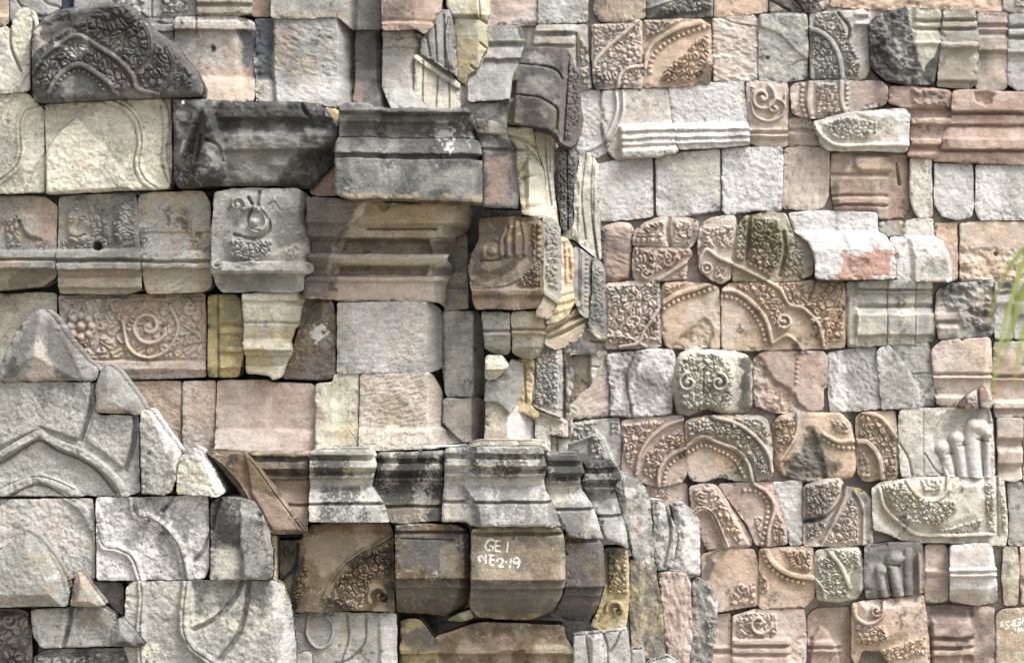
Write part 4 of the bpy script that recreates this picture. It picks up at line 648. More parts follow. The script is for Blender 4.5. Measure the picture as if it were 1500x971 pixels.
# ---- bottom course
S('carved_block', 'grey stone carved with a round loop and hanging folds at the bottom edge', 'carved stone', [(426, 900), (470, 896), (581, 898), (583, 1010), (426, 1010)], 66, 'gGb',
  band([(452, 902), (450, 930), (464, 948), (482, 942), (488, 918), (478, 900)], 5, 5, 'carved_loop'), cut([(508, 898), (510, 936), (500, 968), (496, 1000)], 3, 5), cut([(536, 900), (534, 940), (514, 964), (490, 972)], 3, 5), plan([(0, 0), (554, 0), (558, 5), (600, 5)], 0), stain_or_light('W', [(558, 898), (584, 898), (584, 1000), (558, 1000)], .6), stain_or_light('G', [(428, 900), (470, 900), (470, 960), (428, 960)], .4), lich=.12)
S('stone_fragment', 'little square stump stone at the bottom edge left of the loop carving', 'stone block', [(430, 962), (444, 954), (456, 955), (458, 1000), (428, 1000)], 86, 'gb', r=3)
S('stone_block', 'brown rounded stone with ridge, at the bottom edge right of the loop carving', 'stone block', [(586, 908), (600, 905), (614, 906), (630, 926), (646, 950), (651, 1010), (586, 1010)], 58, 'BDY', prof([(905, 0), (944, 0), (950, 7), (956, 7), (960, -2), (1000, -2)]), stain_or_light('Y', [(634, 950), (652, 955), (648, 975), (632, 970)], .5), amp=2)
S('stone_wedge', 'small greenish packing wedge under the dark rounded-underside stone', 'stone wedge', [(656, 906), (672, 898), (690, 893), (694, 905), (684, 909), (658, 909)], 66, 'MC', r=3)
S('moulded_block', 'broad brown broken moulding at the bottom edge below the numbered stone', 'moulded stone', [(637, 932), (668, 922), (700, 911), (770, 913), (826, 916), (829, 936), (842, 952), (852, 1010), (650, 1010)], 60, 'BbR', prof([(910, 2), (944, 0), (950, 6), (956, 6), (962, -4), (1000, -4)]), brk([(716, 955), (770, 950), (780, 990), (720, 990)], 4), stain_or_light('K', [(690, 912), (826, 914), (826, 926), (690, 926)], .4), amp=2.4)
S('carved_block', 'pale new-looking stone carved with curling leaf folds at the bottom edge', 'carved stone', [(840, 931), (870, 928), (920, 923), (923, 960), (924, 1010), (842, 1010)], 72, 'gwW', cut([(858, 930), (862, 960), (866, 1000)], 3, 5), cut([(884, 928), (890, 950), (890, 1000)], 3, 5), cut([(908, 926), (900, 946), (890, 956)], 3, 5), lift([(862, 930), (882, 930), (888, 1010), (866, 1010)], 6, 5), lich=.02, mat='f')
S('stone_fragment', 'small grey stone stump right of the pale leaf-fold carving at the bottom', 'stone block', [(925, 952), (942, 950), (945, 968), (946, 1010), (925, 1010)], 20, 'gG', r=4)
S('stone_fragment', 'low rounded grey-green stone at the bottom edge under the yellow streaked stone', 'stone block', [(948, 972), (960, 966), (980, 962), (996, 974), (998, 1010), (948, 1010)], 4, 'gGM', r=6)

# ---- pointed-leaf gable, lower left, standing proud
S('leaf_finial', 'large grey pyramid-pointed finial stone rising at the left', 'finial', [(-30, 562), (-6, 548), (8, 516), (26, 480), (44, 460), (62, 452), (80, 468), (100, 500), (124, 528), (142, 542), (137, 557), (60, 558), (-30, 560)], 140, 'GVg',
  lift([(62, 448), (74, 470), (100, 520), (124, 562), (-20, 562), (6, 520), (30, 475)], 16, 40), fall((80, 462), (122, 556), 1.0), stain_or_light('D', [(66, 458), (100, 500), (124, 555), (92, 555), (72, 515)], .75), stain_or_light('D', [(40, 470), (60, 455), (54, 500), (34, 540), (10, 552), (14, 520)], .6), stain_or_light('p', [(52, 500), (62, 500), (84, 556), (40, 556)], .6), stain_or_light('K', [(6, 530), (24, 520), (26, 552), (6, 552)], .6), r=7, mat='c')
S('carved_block', 'big pale grey gable stone with two nested pointed arch bands, lower left', 'carved stone', [(-60, 560), (136, 559), (140, 604), (150, 608), (203, 608), (205, 720), (184, 726), (-60, 727)], 126, 'gGg', streak('D', 556, 600, .5, 14), stain_or_light('G', [(60, 650), (118, 655), (160, 690), (186, 724), (120, 724)], .4),
  lift([(-60, 540), (135, 540), (132, 590), (118, 646), (60, 626), (0, 656), (-60, 680)], 7, 3), lift([(136, 600), (196, 600), (194, 650), (182, 690), (150, 662), (124, 646), (134, 620)], 5, 3), lift([(-60, 740), (-60, 690), (0, 672), (28, 654), (57, 640), (84, 655), (118, 668), (148, 688), (176, 720), (182, 740)], -7, 3), band([(-60, 690), (-20, 681), (0, 668), (28, 650), (50, 638), (58, 632), (68, 640), (92, 652), (120, 663), (150, 683), (174, 708), (186, 730)], 13, 8, rd=True), cut([(-60, 699), (0, 678), (28, 660), (57, 645), (84, 660), (118, 674), (144, 692), (168, 722)], 3, 6), band([(-30, 742), (0, 724), (30, 710), (55, 699), (60, 700), (84, 709), (108, 722), (124, 744)], 15, 7, rd=True), cut([(-30, 734), (0, 716), (55, 698), (110, 718), (124, 734)], 2, 3), cut([(-20, 748), (10, 728), (56, 710), (100, 732), (110, 744)], 2.5, 5),
  cut([(136, 560), (132, 600), (118, 644)], 6, 9), cut([(198, 612), (196, 650), (184, 688)], 6, 8), stain_or_light('G', [(-10, 562), (30, 562), (26, 600), (-10, 650)], .5), stain_or_light('D', [(100, 560), (134, 562), (128, 600), (110, 600)], .4), stain_or_light('D', [(140, 610), (190, 612), (186, 640), (144, 640)], .35), rough(1, 5, 5), mat='c', lich=.1, g=1.6)
S('leaf_finial', 'small brown-grey pointed finial stone between the big pyramid one and cream leaves', 'finial', [(140, 604), (139, 570), (146, 545), (156, 534), (170, 542), (184, 560), (198, 580), (211, 600), (206, 609), (190, 606)], 138, 'GDV', lift([(156, 536), (176, 560), (192, 606), (142, 606), (142, 560)], 7, 16), fall((166, 540), (194, 606), 1.0), stain_or_light('p', [(142, 570), (160, 580), (180, 604), (142, 604)], .5), r=6, mat='c')
S('leaf_finial', 'cream leaf stone with bright right rim, left one of two at the gable shoulder', 'finial', [(206, 604), (214, 600), (222, 604), (238, 628), (254, 650), (264, 664), (260, 690), (252, 720), (240, 726), (207, 722)], 142, 'gCG', streak('D', 660, 726, .5, 8, thr=.1), fall((216, 598), (262, 700), 1.6), fall((232, 620), (256, 664), .0), stain_or_light('W', [(216, 600), (228, 606), (266, 660), (256, 690), (250, 650)], .6, 4, 4), rough(1.6, 6, 6), mat='c', lich=.2)  # right rim whitened: painted light on the leaf's thickness
S('leaf_finial', 'cream leaf stone with bright right rim, right one of two, touching the brown slab', 'finial', [(260, 724), (260, 690), (266, 668), (284, 654), (296, 660), (312, 690), (328, 721), (318, 727), (290, 724)], 146, 'gCY', fall((290, 652), (318, 730), 1.6), stain_or_light('W', [(284, 654), (298, 658), (328, 722), (314, 724), (294, 680)], .6, 4, 4), rough(1.6, 6, 6), mat='c', lich=.15)  # white along the right rim is painted light
S('carved_block', 'pale pinkish stone behind the big pointed leaf at the left edge, with arch band corner', 'carved stone', [(-60, 733), (136, 729), (139, 760), (139, 848), (122, 846), (-60, 850)], 118, 'gpW', band([(92, 724), (118, 742), (132, 762), (144, 792)], 13, 7, rd=True), cut([(-60, 760), (0, 738), (12, 730)], 3, 4), rough(1.1, 5, 5), mat='c', lich=.08)
S('carved_leaf', 'large plain pointed leaf stone at the left edge in the lower gable', 'carved stone', [(-60, 840), (-20, 822), (10, 798), (38, 777), (60, 790), (82, 818), (98, 846), (102, 866), (98, 887), (-60, 890)], 156, 'Ggb', lift([(38, 775), (66, 802), (92, 850), (94, 890), (-60, 890), (-20, 830)], 12, 20), stain_or_light('M', [(44, 796), (60, 800), (84, 850), (74, 860)], .4), stain_or_light('G', [(20, 790), (50, 790), (40, 820), (10, 820)], .5), rough(.9, 5, 5), mat='c', lich=.08)
S('carved_block', 'white-grey stone with two nested double arch mouldings, below the cream leaves', 'carved stone', [(141, 729), (200, 728), (304, 726), (306, 760), (305, 832), (300, 847), (200, 850), (142, 850)], 128, 'WgG', streak('D', 726, 800, .5, 14, x0=225, thr=0),
  lift([(141, 720), (200, 720), (205, 756), (226, 762), (250, 782), (268, 812), (278, 860), (141, 860)], -5, 3), band([(194, 724), (198, 748), (202, 755), (222, 760), (246, 778), (264, 806), (275, 856)], 17, 8, rd=True), cut([(194, 724), (200, 753), (222, 760), (246, 778), (264, 806), (275, 856)], 2, 4), band([(138, 742), (148, 770), (150, 798), (156, 801), (174, 805), (194, 818), (207, 856)], 14, 8, rd=True), cut([(138, 742), (149, 796), (174, 805), (194, 818), (207, 856)], 2, 4), cut([(254, 724), (248, 738), (238, 748)], 5, 8), cut([(308, 782), (298, 806), (284, 822)], 5, 7), hole(218, 762, 1.8, 6), rough(1.5, 6, 6, 20), stain_or_light('D', [(250, 740), (280, 740), (272, 790), (256, 780)], .35), stain_or_light('X', [(150, 740), (180, 740), (180, 790), (156, 790)], .15), mat='c', lich=.12, g=1.45)
S('carved_block', 'dark weathered stone with a ridge down its middle, right end of the lower gable', 'carved stone', [(308, 738), (318, 730), (346, 728), (370, 733), (384, 752), (394, 780), (400, 820), (399, 849), (307, 849), (309, 800)], 136, 'GDg', streak('K', 728, 800, .75, 12, thr=-.2), lift([(350, 745), (392, 760), (402, 850), (356, 850), (348, 790)], 8, 5), cut([(322, 732), (314, 752), (310, 775)], 6, 8), stain_or_light('C', [(320, 800), (350, 810), (345, 848), (312, 848)], .5), stain_or_light('K', [(314, 740), (346, 745), (350, 800), (316, 800)], .5, nz=14), fall((388, 740), (398, 850), 1.0), lich=.35, mat='c')
S('stone_block', 'slim upright ochre-grey strip in the shadow right of the ridge stone', 'stone block', [(399, 784), (406, 785), (406, 850), (401, 850)], 104, 'bY', r=2, cr=2, edge=.4)
S('carved_leaf', 'small pointed brown leaf stone between large leaf and banded blocks, lower left', 'carved stone', [(101, 888), (106, 860), (112, 838), (118, 837), (130, 852), (144, 872), (156, 886), (146, 889)], 150, 'bGg', lift([(116, 838), (134, 862), (144, 888), (104, 888)], 8, 8), stain_or_light('O', [(108, 866), (130, 870), (136, 888), (106, 888)], .3), r=4, mat='c')
S('stone_block', 'dark violet-grey filler stone beside the small pointed brown leaf', 'stone block', [(128, 851), (178, 853), (182, 862), (180, 902), (168, 893), (150, 872)], 108, 'DVG', r=4)
S('carved_block', 'large cream-grey stone with a double curved band and big crescent grooves at lower left', 'carved stone', [(184, 860), (196, 851), (300, 850), (400, 850), (414, 858), (424, 884), (432, 940), (432, 1010), (200, 1010), (182, 950)], 130, 'gCG',
  band([(206, 846), (208, 880), (205, 925), (208, 1010)], 13, 7, rd=True), cut([(206, 846), (208, 880), (205, 925), (208, 1010)], 2, 4), lift([(212, 840), (270, 840), (264, 890), (264, 925), (278, 950), (306, 972), (330, 1010), (210, 1010)], -5, 3), band([(274, 846), (269, 890), (269, 925), (282, 950), (308, 968), (342, 992)], 16, 8, rd=True), cut([(274, 846), (269, 890), (269, 925), (282, 950), (308, 968), (342, 992)], 2, 4), lift([(278, 850), (352, 850), (334, 888), (282, 922)], -6, 4), cut([(356, 848), (340, 880), (312, 908), (284, 922)], 7, 9), cut([(364, 852), (360, 890), (348, 930), (322, 966)], 7, 10), streak('D', 850, 905, .65, 12, x0=284), fall((398, 850), (408, 1000), 1.0), stain_or_light('W', [(396, 850), (412, 858), (426, 940), (426, 1000), (408, 1000), (412, 920)], .5, 5, 8), stain_or_light('D', [(284, 852), (350, 852), (330, 886), (286, 910)], .45), stain_or_light('D', [(362, 852), (396, 852), (398, 880), (368, 880)], .35), rough(1.2, 6, 6), mat='c', lich=.15, g=1.5)  # white down the turned right edge paints side light
S('carved_block', 'small grey two-piece leaf stone with a dark groove, under the large plain pointed leaf', 'carved stone', [(44, 892), (104, 889), (150, 888), (170, 900), (174, 925), (168, 946), (140, 946), (60, 949), (48, 930)], 134, 'gGG', streak('D', 888, 935, .5, 10), cut([(104, 888), (101, 915), (92, 948)], 6, 10), stain_or_light('B', [(112, 895), (160, 895), (150, 930), (114, 920)], .5), stain_or_light('W', [(46, 896), (60, 896), (60, 945), (50, 930)], .3), mat='c')
S('carved_leaf', 'small dark pointed stone at the foot of the curved band, lower left', 'carved stone', [(160, 946), (162, 928), (172, 906), (180, 906), (196, 922), (212, 944), (202, 948)], 152, 'DGB', lift([(174, 906), (194, 930), (200, 947), (160, 947)], 9, 9), r=4, mat='c')
S('carved_block', 'violet-brown curl-carved stone in the bottom left corner', 'carved stone', [(-60, 893), (30, 892), (42, 898), (47, 930), (48, 1010), (-60, 1010)], 112, 'VRG', fol([(-10, 894), (44, 898), (44, 1000), (-10, 1000)], 16, 8, worn=.1), nosplit(spiral(14, 908, 12, 1.4, 6, 9)), lich=.15)
S('carved_block', 'dark curl-carved stone along the bottom edge under the two-piece leaf stone', 'carved stone', [(50, 962), (66, 951), (140, 949), (200, 950), (224, 962), (240, 1010), (50, 1010)], 118, 'GDV', fol([(54, 956), (230, 952), (230, 1000), (54, 1000)], 16, 7), lich=.3)

# ================================================================== FAR RIGHT TOWER WALL
WALL['y'] = GAP; WALL['group'] = 'fitted stones of the far right tower wall'
# ---- course at the top edge
S('stone_block', 'pink-grey block at the top edge behind the golden hanging corner stone', 'stone block', [(690, -60), (786, -60), (787, 36), (690, 40)], 0, 'PWp', rough(0.58, 8, 6), stain_or_light('R', [(720, 0), (740, 0), (745, 20), (725, 18)], .4))
S('stone_block', 'plain pale yellow-grey block at the top edge, right of the pink-grey one', 'stone block', [(788, -60), (860, -60), (861, 32), (789, 36)], 3, 'gCW', rough(0.58, 6, 4), lich=.05)
S('stone_block', 'tan rounded-corner block with dark left edge at the top edge of the far wall', 'stone block', [(874, -60), (944, -60), (945, 27), (920, 32), (878, 32), (870, 18)], 10, 'bRC', rough(0.72, 3, 12), stain_or_light('V', [(870, -20), (890, -10), (884, 34), (870, 30)], .7))
S('carved_block', 'block with a black lower edge and slanting strip of carved buds at the top edge', 'carved stone', [(947, -60), (1044, -60), (1044, 24), (1000, 27), (948, 27)], 6, 'GDC', fol([(962, 12), (1000, -4), (1044, -16), (1044, 14), (1010, 22), (970, 24)], 8, 6), band([(947, 14), (980, 2), (1040, -16)], 5, 4), stain_or_light('K', [(950, 20), (1044, 8), (1044, 28), (950, 30)], .6))
S('stone_block', 'orange block at the top edge over the rough pale pink block', 'stone block', [(1046, -60), (1125, -60), (1125, 18), (1047, 25)], 4, 'OpR')
S('carved_block', 'violet-grey block with cut leaf bands at the top edge over the curved-groove block', 'carved stone', [(1127, -60), (1216, -60), (1214, 10), (1200, 18), (1128, 18)], 8, 'VGp', fol([(1150, -10), (1206, -10), (1206, 16), (1168, 16)], 9, 6), cut([(1128, 0), (1156, 16)], 4, 7), cut([(1160, -5), (1176, 16)], 4, 6))
S('stone_block', 'very long rough orange-pink block along the top edge of the far wall', 'stone block', [(1217, -60), (1467, -60), (1468, 18), (1380, 14), (1290, 14), (1216, 10)], -6, 'OPR', rough(1.15, 18, 8), amp=2)
S('stone_block', 'short grey carved-topped block in the top right corner of the photo', 'stone block', [(1470, -60), (1560, -60), (1560, 20), (1486, 20), (1470, 14)], -2, 'pGg', fol([(1486, -10), (1560, -10), (1560, 12), (1486, 12)], 9, 4))
# ---- first full course
S('moulded_block', 'pale grey ribbed block seen through the gap left of the broken finial', 'moulded stone', [(686, 41), (760, 38), (768, 50), (775, 92), (760, 110), (752, 145), (686, 149)], 0, 'gGW', prof([(38, 10), (62, 10), (66, -3), (72, 6), (86, 8), (89, -3), (95, 3), (150, 6)]), stain_or_light('P', [(712, 70), (732, 70), (728, 90), (712, 90)], .4), stain_or_light('K', [(755, 38), (786, 38), (780, 60), (764, 58)], .7))
S('moulded_block', 'pale grey ribbed block with buds along its right edge behind the finial', 'moulded stone', [(786, 38), (860, 36), (862, 80), (866, 131), (840, 132), (780, 132), (777, 90)], 4, 'gbW', prof([(38, 6), (46, 8), (50, -3), (56, 5), (64, 6), (68, -3), (72, 3), (132, 5)], x1=842), fol([(848, 50), (862, 70), (865, 130), (850, 130)], 9, 5), cut([(844, 50), (846, 130)], 3, 5))
S('stone_block', 'plain grey lower block glimpsed beneath the ribbed one, between golden corner and finial', 'stone block', [(680, 152), (756, 150), (758, 215), (680, 215)], -4, 'GgK', rough(0.72, 8, 8))
S('carved_block', 'pinkish block carved with a rosette inside a broad arc and a beaded corner', 'carved stone', [(867, 37), (900, 33), (940, 31), (942, 128), (872, 131), (868, 100)], 8, 'pPg',
  fol([(868, 36), (940, 33), (940, 126), (870, 128)], 10, 5, worn=.15), band([(866, 108), (874, 88), (894, 66), (918, 46), (934, 30)], 7, 7), flower(923, 80, 15, 7, 7), band([(905, 130), (908, 112), (920, 101), (942, 97)], 6, 7), beads([(914, 128), (918, 112), (942, 105)], 3.2, 5), stain_or_light('K', [(870, 110), (884, 118), (882, 130), (870, 130)], .6), g=1.45)
S('carved_block', 'tan-orange block with a long beaded arch and leafy knot in its lower right corner', 'carved stone', [(943, 31), (1000, 28), (1026, 29), (1040, 38), (1043, 90), (1040, 122), (990, 127), (944, 128)], 8, 'Obp',
  fol([(943, 31), (1000, 30), (970, 48), (945, 62)], 9, 5), band([(944, 100), (950, 74), (968, 56), (996, 42), (1026, 34)], 7, 6), beads([(952, 106), (953, 92), (962, 76), (982, 60), (1008, 48), (1038, 39)], 3.6, 4), fol([(964, 122), (976, 98), (1000, 80), (1020, 58), (1038, 50), (1040, 90), (1030, 108), (1010, 122)], 11, 7), stain_or_light('K', [(1022, 112), (1042, 96), (1042, 124), (1016, 126)], .7), stain_or_light('G', [(944, 31), (1000, 29), (948, 60)], .5), g=1.45)
S('stone_block', 'rough chiselled pale pink block with a slanting groove across its top', 'stone block', [(1044, 28), (1060, 24), (1104, 22), (1110, 30), (1109, 118), (1090, 120), (1046, 119)], 4, 'pWP', rough(1.37, 9, 4, 12), cut([(1056, 26), (1076, 34), (1110, 40)], 2, 4), stain_or_light('O', [(1044, 30), (1054, 30), (1050, 80), (1044, 80)], .5), mat='c', lich=.02)
S('carved_block', 'grey-green rough block with a raised wing-shaped curve and small nail hole', 'carved stone', [(1111, 22), (1150, 20), (1182, 21), (1183, 60), (1181, 114), (1160, 119), (1130, 120), (1112, 118)], 6, 'gGC', lift([(1111, 10), (1190, 10), (1190, 90), (1180, 88), (1164, 76), (1150, 60), (1132, 48), (1111, 42)], 4, 3), cut([(1181, 88), (1170, 90), (1160, 96)], 2, 3), hole(1124, 85, 3, 7), rough(0.86, 5, 5), stain_or_light('D', [(1135, 24), (1182, 30), (1182, 80), (1160, 60), (1140, 40)], .35), mat='c')
S('carved_block', 'grey block with a thick curved band dividing grape-like buds from flame leaves', 'carved stone', [(1186, 20), (1230, 16), (1268, 15), (1273, 30), (1274, 100), (1268, 117), (1230, 118), (1187, 117)], 8, 'gwG',
  fol([(1188, 48), (1206, 52), (1224, 74), (1232, 116), (1196, 117), (1188, 90)], 10, 7), fol([(1194, 18), (1230, 18), (1240, 50), (1262, 90), (1258, 114), (1238, 112), (1236, 84), (1220, 56), (1192, 38)], 11, 7), band([(1184, 43), (1200, 47), (1216, 60), (1228, 82), (1234, 118)], 8, 8), prof([(15, 0), (22, 6), (26, -3), (36, 6), (40, -3), (118, 0)], x0=1252), cut([(1228, 20), (1244, 42), (1240, 66)], 4, 7), lift([(1184, 86), (1192, 90), (1194, 118), (1184, 118)], 5, 2), stain_or_light('D', [(1222, 20), (1244, 26), (1240, 60), (1226, 50)], .5), stain_or_light('b', [(1240, 100), (1274, 96), (1274, 118), (1240, 118)], .5), g=1.45)
S('broken_cornice', 'large charcoal broken block with a clean cream moulded patch on its right', 'cornice stone', [(1272, 38), (1284, 22), (1326, 12), (1374, 15), (1378, 22), (1377, 60), (1371, 100), (1366, 124), (1330, 125), (1296, 119), (1276, 98)], 14, 'DKG',
  prof([(12, 6), (28, 6), (31, -3), (36, 5), (40, 5), (43, -3), (48, 5), (60, 5), (64, 10), (70, 6), (130, 3)], x0=1338), brk([(1270, 20), (1330, 10), (1338, 50), (1340, 90), (1350, 102), (1340, 130), (1270, 130)], -2, 4, 6), stain_or_light('C', [(1330, 12), (1378, 14), (1378, 62), (1366, 84), (1352, 104), (1342, 90), (1338, 50)], .75, 3, 4), stain_or_light('G', [(1290, 40), (1330, 20), (1334, 100), (1300, 90)], .35), stain_or_light('K', [(1272, 60), (1290, 90), (1330, 112), (1330, 126), (1280, 120)], .6), amp=2.4, lich=.2)
S('moulded_block', 'beige-grey block with rolled mouldings over a plain lower half, far wall upper right', 'moulded stone', [(1381, 18), (1392, 14), (1425, 13), (1430, 30), (1432, 60), (1431, 122), (1420, 130), (1373, 127), (1376, 80)], 18, 'gbG', prof([(13, 6), (27, 6), (30, -5), (34, 6), (40, 6), (43, -5), (47, 5), (62, 5), (66, 11), (70, 10), (73, 0), (118, 0), (122, -6), (131, -8)]), stain_or_light('b', [(1374, 95), (1432, 95), (1430, 130), (1374, 130)], .5))
S('moulded_block', 'narrow pink-and-grey moulded block, second from right in the upper moulded course', 'moulded stone', [(1431, 20), (1474, 21), (1475, 128), (1458, 134), (1430, 133)], 10, 'PGb', prof([(20, 6), (34, 6), (38, -3), (44, 5), (50, -3), (56, 5), (74, 6), (80, -3), (134, 0)]), stain_or_light('D', [(1436, 50), (1450, 60), (1446, 110), (1434, 110)], .4))
S('moulded_block', 'pale moulded block cut by the right edge in the upper moulded course', 'moulded stone', [(1477, 22), (1560, 22), (1560, 133), (1490, 133), (1477, 124)], 12, 'gWG', prof([(22, 6), (37, 6), (40, -5), (46, 8), (52, 8), (55, -5), (60, 5), (78, 6), (82, -3), (134, 0)]), stain_or_light('K', [(1477, 115), (1486, 118), (1490, 134), (1477, 134)], .7))
# ---- second course
S('stone_block', 'pale sliver of block with raised curve beside the broken finial', 'stone block', [(846, 134), (879, 132), (884, 190), (890, 224), (862, 236), (846, 220)], 0, 'Wwg', band([(850, 222), (870, 216), (892, 202)], 6, 3), rough(0.72, 6, 4, 30), mat='c', lich=.03)
S('moulded_block', 'pale block with a curved double band on its left and ribbed skirting below', 'moulded stone', [(881, 133), (978, 129), (984, 178), (992, 224), (960, 230), (904, 234), (890, 222), (884, 190)], 4, 'wWp',
  prof([(128, 0), (182, 0), (185, 8), (192, 13), (195, 8), (203, 14), (206, 10), (212, 14), (215, 10), (222, 16), (236, 13)], x0=908, s=-.04), band([(902, 131), (904, 160), (896, 186), (886, 206)], 5, 5), band([(912, 130), (912, 165), (902, 192), (890, 214)], 4, 5), mat='f', lich=.02)
S('moulded_block', 'rough-faced pale block with ribbed skirting and grey smear, second course of far wall', 'moulded stone', [(980, 126), (1030, 122), (1089, 120), (1093, 160), (1097, 212), (1060, 216), (994, 219), (986, 185)], 4, 'Wgp',
  prof([(118, 0), (180, 0), (184, 8), (190, 13), (193, 8), (201, 14), (204, 10), (210, 14), (212, 10), (218, 10)], s=-.02), stain_or_light('W', [(980, 124), (1090, 120), (1092, 176), (984, 180)], .5), stain_or_light('D', [(1060, 196), (1096, 194), (1097, 212), (1070, 212)], .4), rough(0.65, 4, 3, 30), mat='c', lich=.02)
S('carved_block', 'pinkish block with a crisp round spiral over ribbed skirting', 'carved stone', [(1093, 122), (1112, 119), (1152, 121), (1155, 135), (1153, 214), (1110, 215), (1098, 208)], 6, 'pPb', spiral(1116, 144, 20, 1.6, 6, 7, a0=-1), spiral(1135, 158, 15, 1.1, 5, 6, a0=0, dr=-1), band([(1100, 150), (1106, 170), (1126, 178), (1146, 168), (1150, 140)], 4, 5), fol([(1098, 126), (1108, 126), (1104, 150)], 7, 4), prof([(118, 0), (188, 0), (191, 5), (196, -3), (199, 6), (206, -2), (215, -3)]), g=1.45)
S('carved_block', 'mauve block carved with two vertical bands and buds, ending in a smooth brown tongue', 'carved stone', [(1158, 128), (1170, 121), (1220, 119), (1292, 120), (1299, 130), (1299, 150), (1272, 160), (1232, 168), (1194, 174), (1180, 172), (1160, 166)], 12, 'pgR',
  band([(1187, 120), (1184, 150), (1190, 176)], 8, 6), fol([(1193, 122), (1226, 122), (1232, 166), (1196, 172)], 10, 6), band([(1232, 120), (1232, 145), (1238, 166)], 7, 6), beads([(1240, 124), (1240, 160)], 3.2, 4), beads([(1176, 126), (1174, 150), (1180, 170)], 3.4, 4), stain_or_light('R', [(1244, 120), (1300, 122), (1298, 152), (1246, 164)], .6), stain_or_light('D', [(1280, 120), (1300, 122), (1300, 150), (1284, 156)], .5), g=1.45)
S('moulded_block', 'small pink ribbed block below the mauve banded one', 'moulded stone', [(1154, 176), (1176, 170), (1190, 178), (1196, 200), (1210, 213), (1154, 213)], 0, 'PpR', prof([(170, 6), (188, 3), (191, -3), (196, 5), (206, 0), (214, -3)]), beads([(1186, 180), (1194, 194), (1206, 206)], 3.2, 5))
S('carved_block', 'cream trough-shaped fragment with scale-like buds and a chipped bright right end', 'carved stone', [(1192, 180), (1212, 174), (1240, 166), (1290, 161), (1326, 160), (1332, 168), (1331, 214), (1326, 223), (1290, 221), (1216, 221), (1202, 212)], 22, 'wCg',
  band([(1190, 178), (1200, 196), (1214, 208), (1232, 214), (1280, 213), (1328, 213)], 6, 6), fol([(1204, 182), (1230, 172), (1250, 170), (1284, 180), (1284, 196), (1262, 206), (1220, 204)], 8, 6), lift([(1250, 164), (1320, 162), (1318, 180), (1290, 206), (1262, 206), (1284, 190)], 4, 8), cut([(1186, 190), (1204, 214)], 2, 4), stain_or_light('W', [(1290, 162), (1331, 162), (1331, 222), (1310, 218), (1316, 180)], .6), g=1.5)
S('moulded_block', 'broken reddish stepped moulding between the cream trough fragment and long moulded block', 'moulded stone', [(1301, 152), (1302, 128), (1340, 127), (1392, 134), (1396, 160), (1388, 190), (1384, 234), (1328, 229), (1334, 214), (1334, 166), (1318, 157)], 6, 'RPO', prof([(126, 6), (158, 6), (162, -5), (172, 0), (176, 10), (182, 10), (186, -3), (203, 0), (206, 8), (212, 8), (216, -3), (226, 6), (236, 3)]), brk([(1334, 130), (1385, 132), (1388, 158), (1336, 158)], -4, 5, 4), stain_or_light('D', [(1348, 134), (1386, 136), (1380, 156)], .5))
S('moulded_block', 'long reddish block of deep horizontal mouldings at the right edge', 'moulded stone', [(1394, 134), (1420, 133), (1560, 139), (1560, 242), (1440, 240), (1366, 236), (1376, 222), (1384, 190), (1392, 176)], 4, 'ROP', prof([(130, 13), (163, 13), (167, -6), (170, 6), (182, 6), (185, -5), (188, 2), (202, 5), (206, 16), (219, 16), (222, 0), (225, 10), (242, 6)]), brk([(1424, 136), (1456, 138), (1450, 156), (1428, 152)], 6, 3, 2), stain_or_light('p', [(1452, 138), (1560, 140), (1560, 152), (1456, 150)], .4), plan([(1366, -8), (1390, 2), (1400, 2)], 0))
# ---- third course, pale plain blocks
S('stone_block', 'pale lilac-grey plain block nearest the near tower in the plain white course', 'stone block', [(872, 240), (900, 234), (956, 229), (958, 318), (930, 322), (880, 325), (872, 300)], 0, 'Wgp', rough(0.50, 6, 4), mat='c', lich=.02, gap=.6)
S('stone_block', 'widest pale lilac-grey plain block, second in the plain white course', 'stone block', [(960, 229), (1010, 222), (1055, 218), (1056, 310), (1020, 315), (990, 320), (961, 318)], 2, 'WgC', rough(0.50, 6, 4), mat='c', lich=.02, gap=.6)
S('stone_block', 'brightest white rough plain block, third in the plain white course', 'stone block', [(1058, 219), (1100, 216), (1147, 215), (1145, 308), (1100, 310), (1066, 316), (1058, 310)], 5, 'WWg', rough(0.79, 5, 5), mat='c', lich=.01)
S('stone_block', 'beige-pink striated block between the brightest white block and the stepped bracket', 'stone block', [(1149, 217), (1180, 215), (1215, 219), (1214, 285), (1206, 304), (1190, 309), (1146, 306)], 2, 'pbP', rough(0.94, 3, 16, 10), lich=.03)
S('bracket_block', 'reddish-brown block with a broken bracket of stepped mouldings in relief', 'bracket', [(1218, 225), (1260, 222), (1328, 226), (1331, 250), (1333, 300), (1326, 318), (1290, 322), (1284, 314), (1222, 309), (1218, 280)], 4, 'RPb',
  lift([(1240, 228), (1290, 226), (1322, 240), (1310, 262), (1300, 285), (1288, 312), (1220, 312), (1220, 270)], 8, 8), prof([(222, 0), (252, 0), (256, -5), (262, 3), (284, 0), (287, -6), (292, 5), (298, 5), (301, -6), (304, 3), (324, 0)], x1=1300), lift([(1250, 226), (1305, 226), (1310, 252), (1262, 254), (1246, 246)], 6, 5), cut([(1314, 240), (1318, 270)], 4, 8), plan([(0, 0), (1282, 0), (1302, -10)], .8), stain_or_light('O', [(1256, 228), (1308, 228), (1306, 250), (1262, 250)], .5))
S('stone_block', 'narrow white upright block right of the stepped bracket', 'stone block', [(1334, 231), (1364, 231), (1366, 318), (1346, 320), (1338, 306), (1333, 290)], 5, 'wWb', rough(0.58, 5, 8), mat='c', lich=.03)
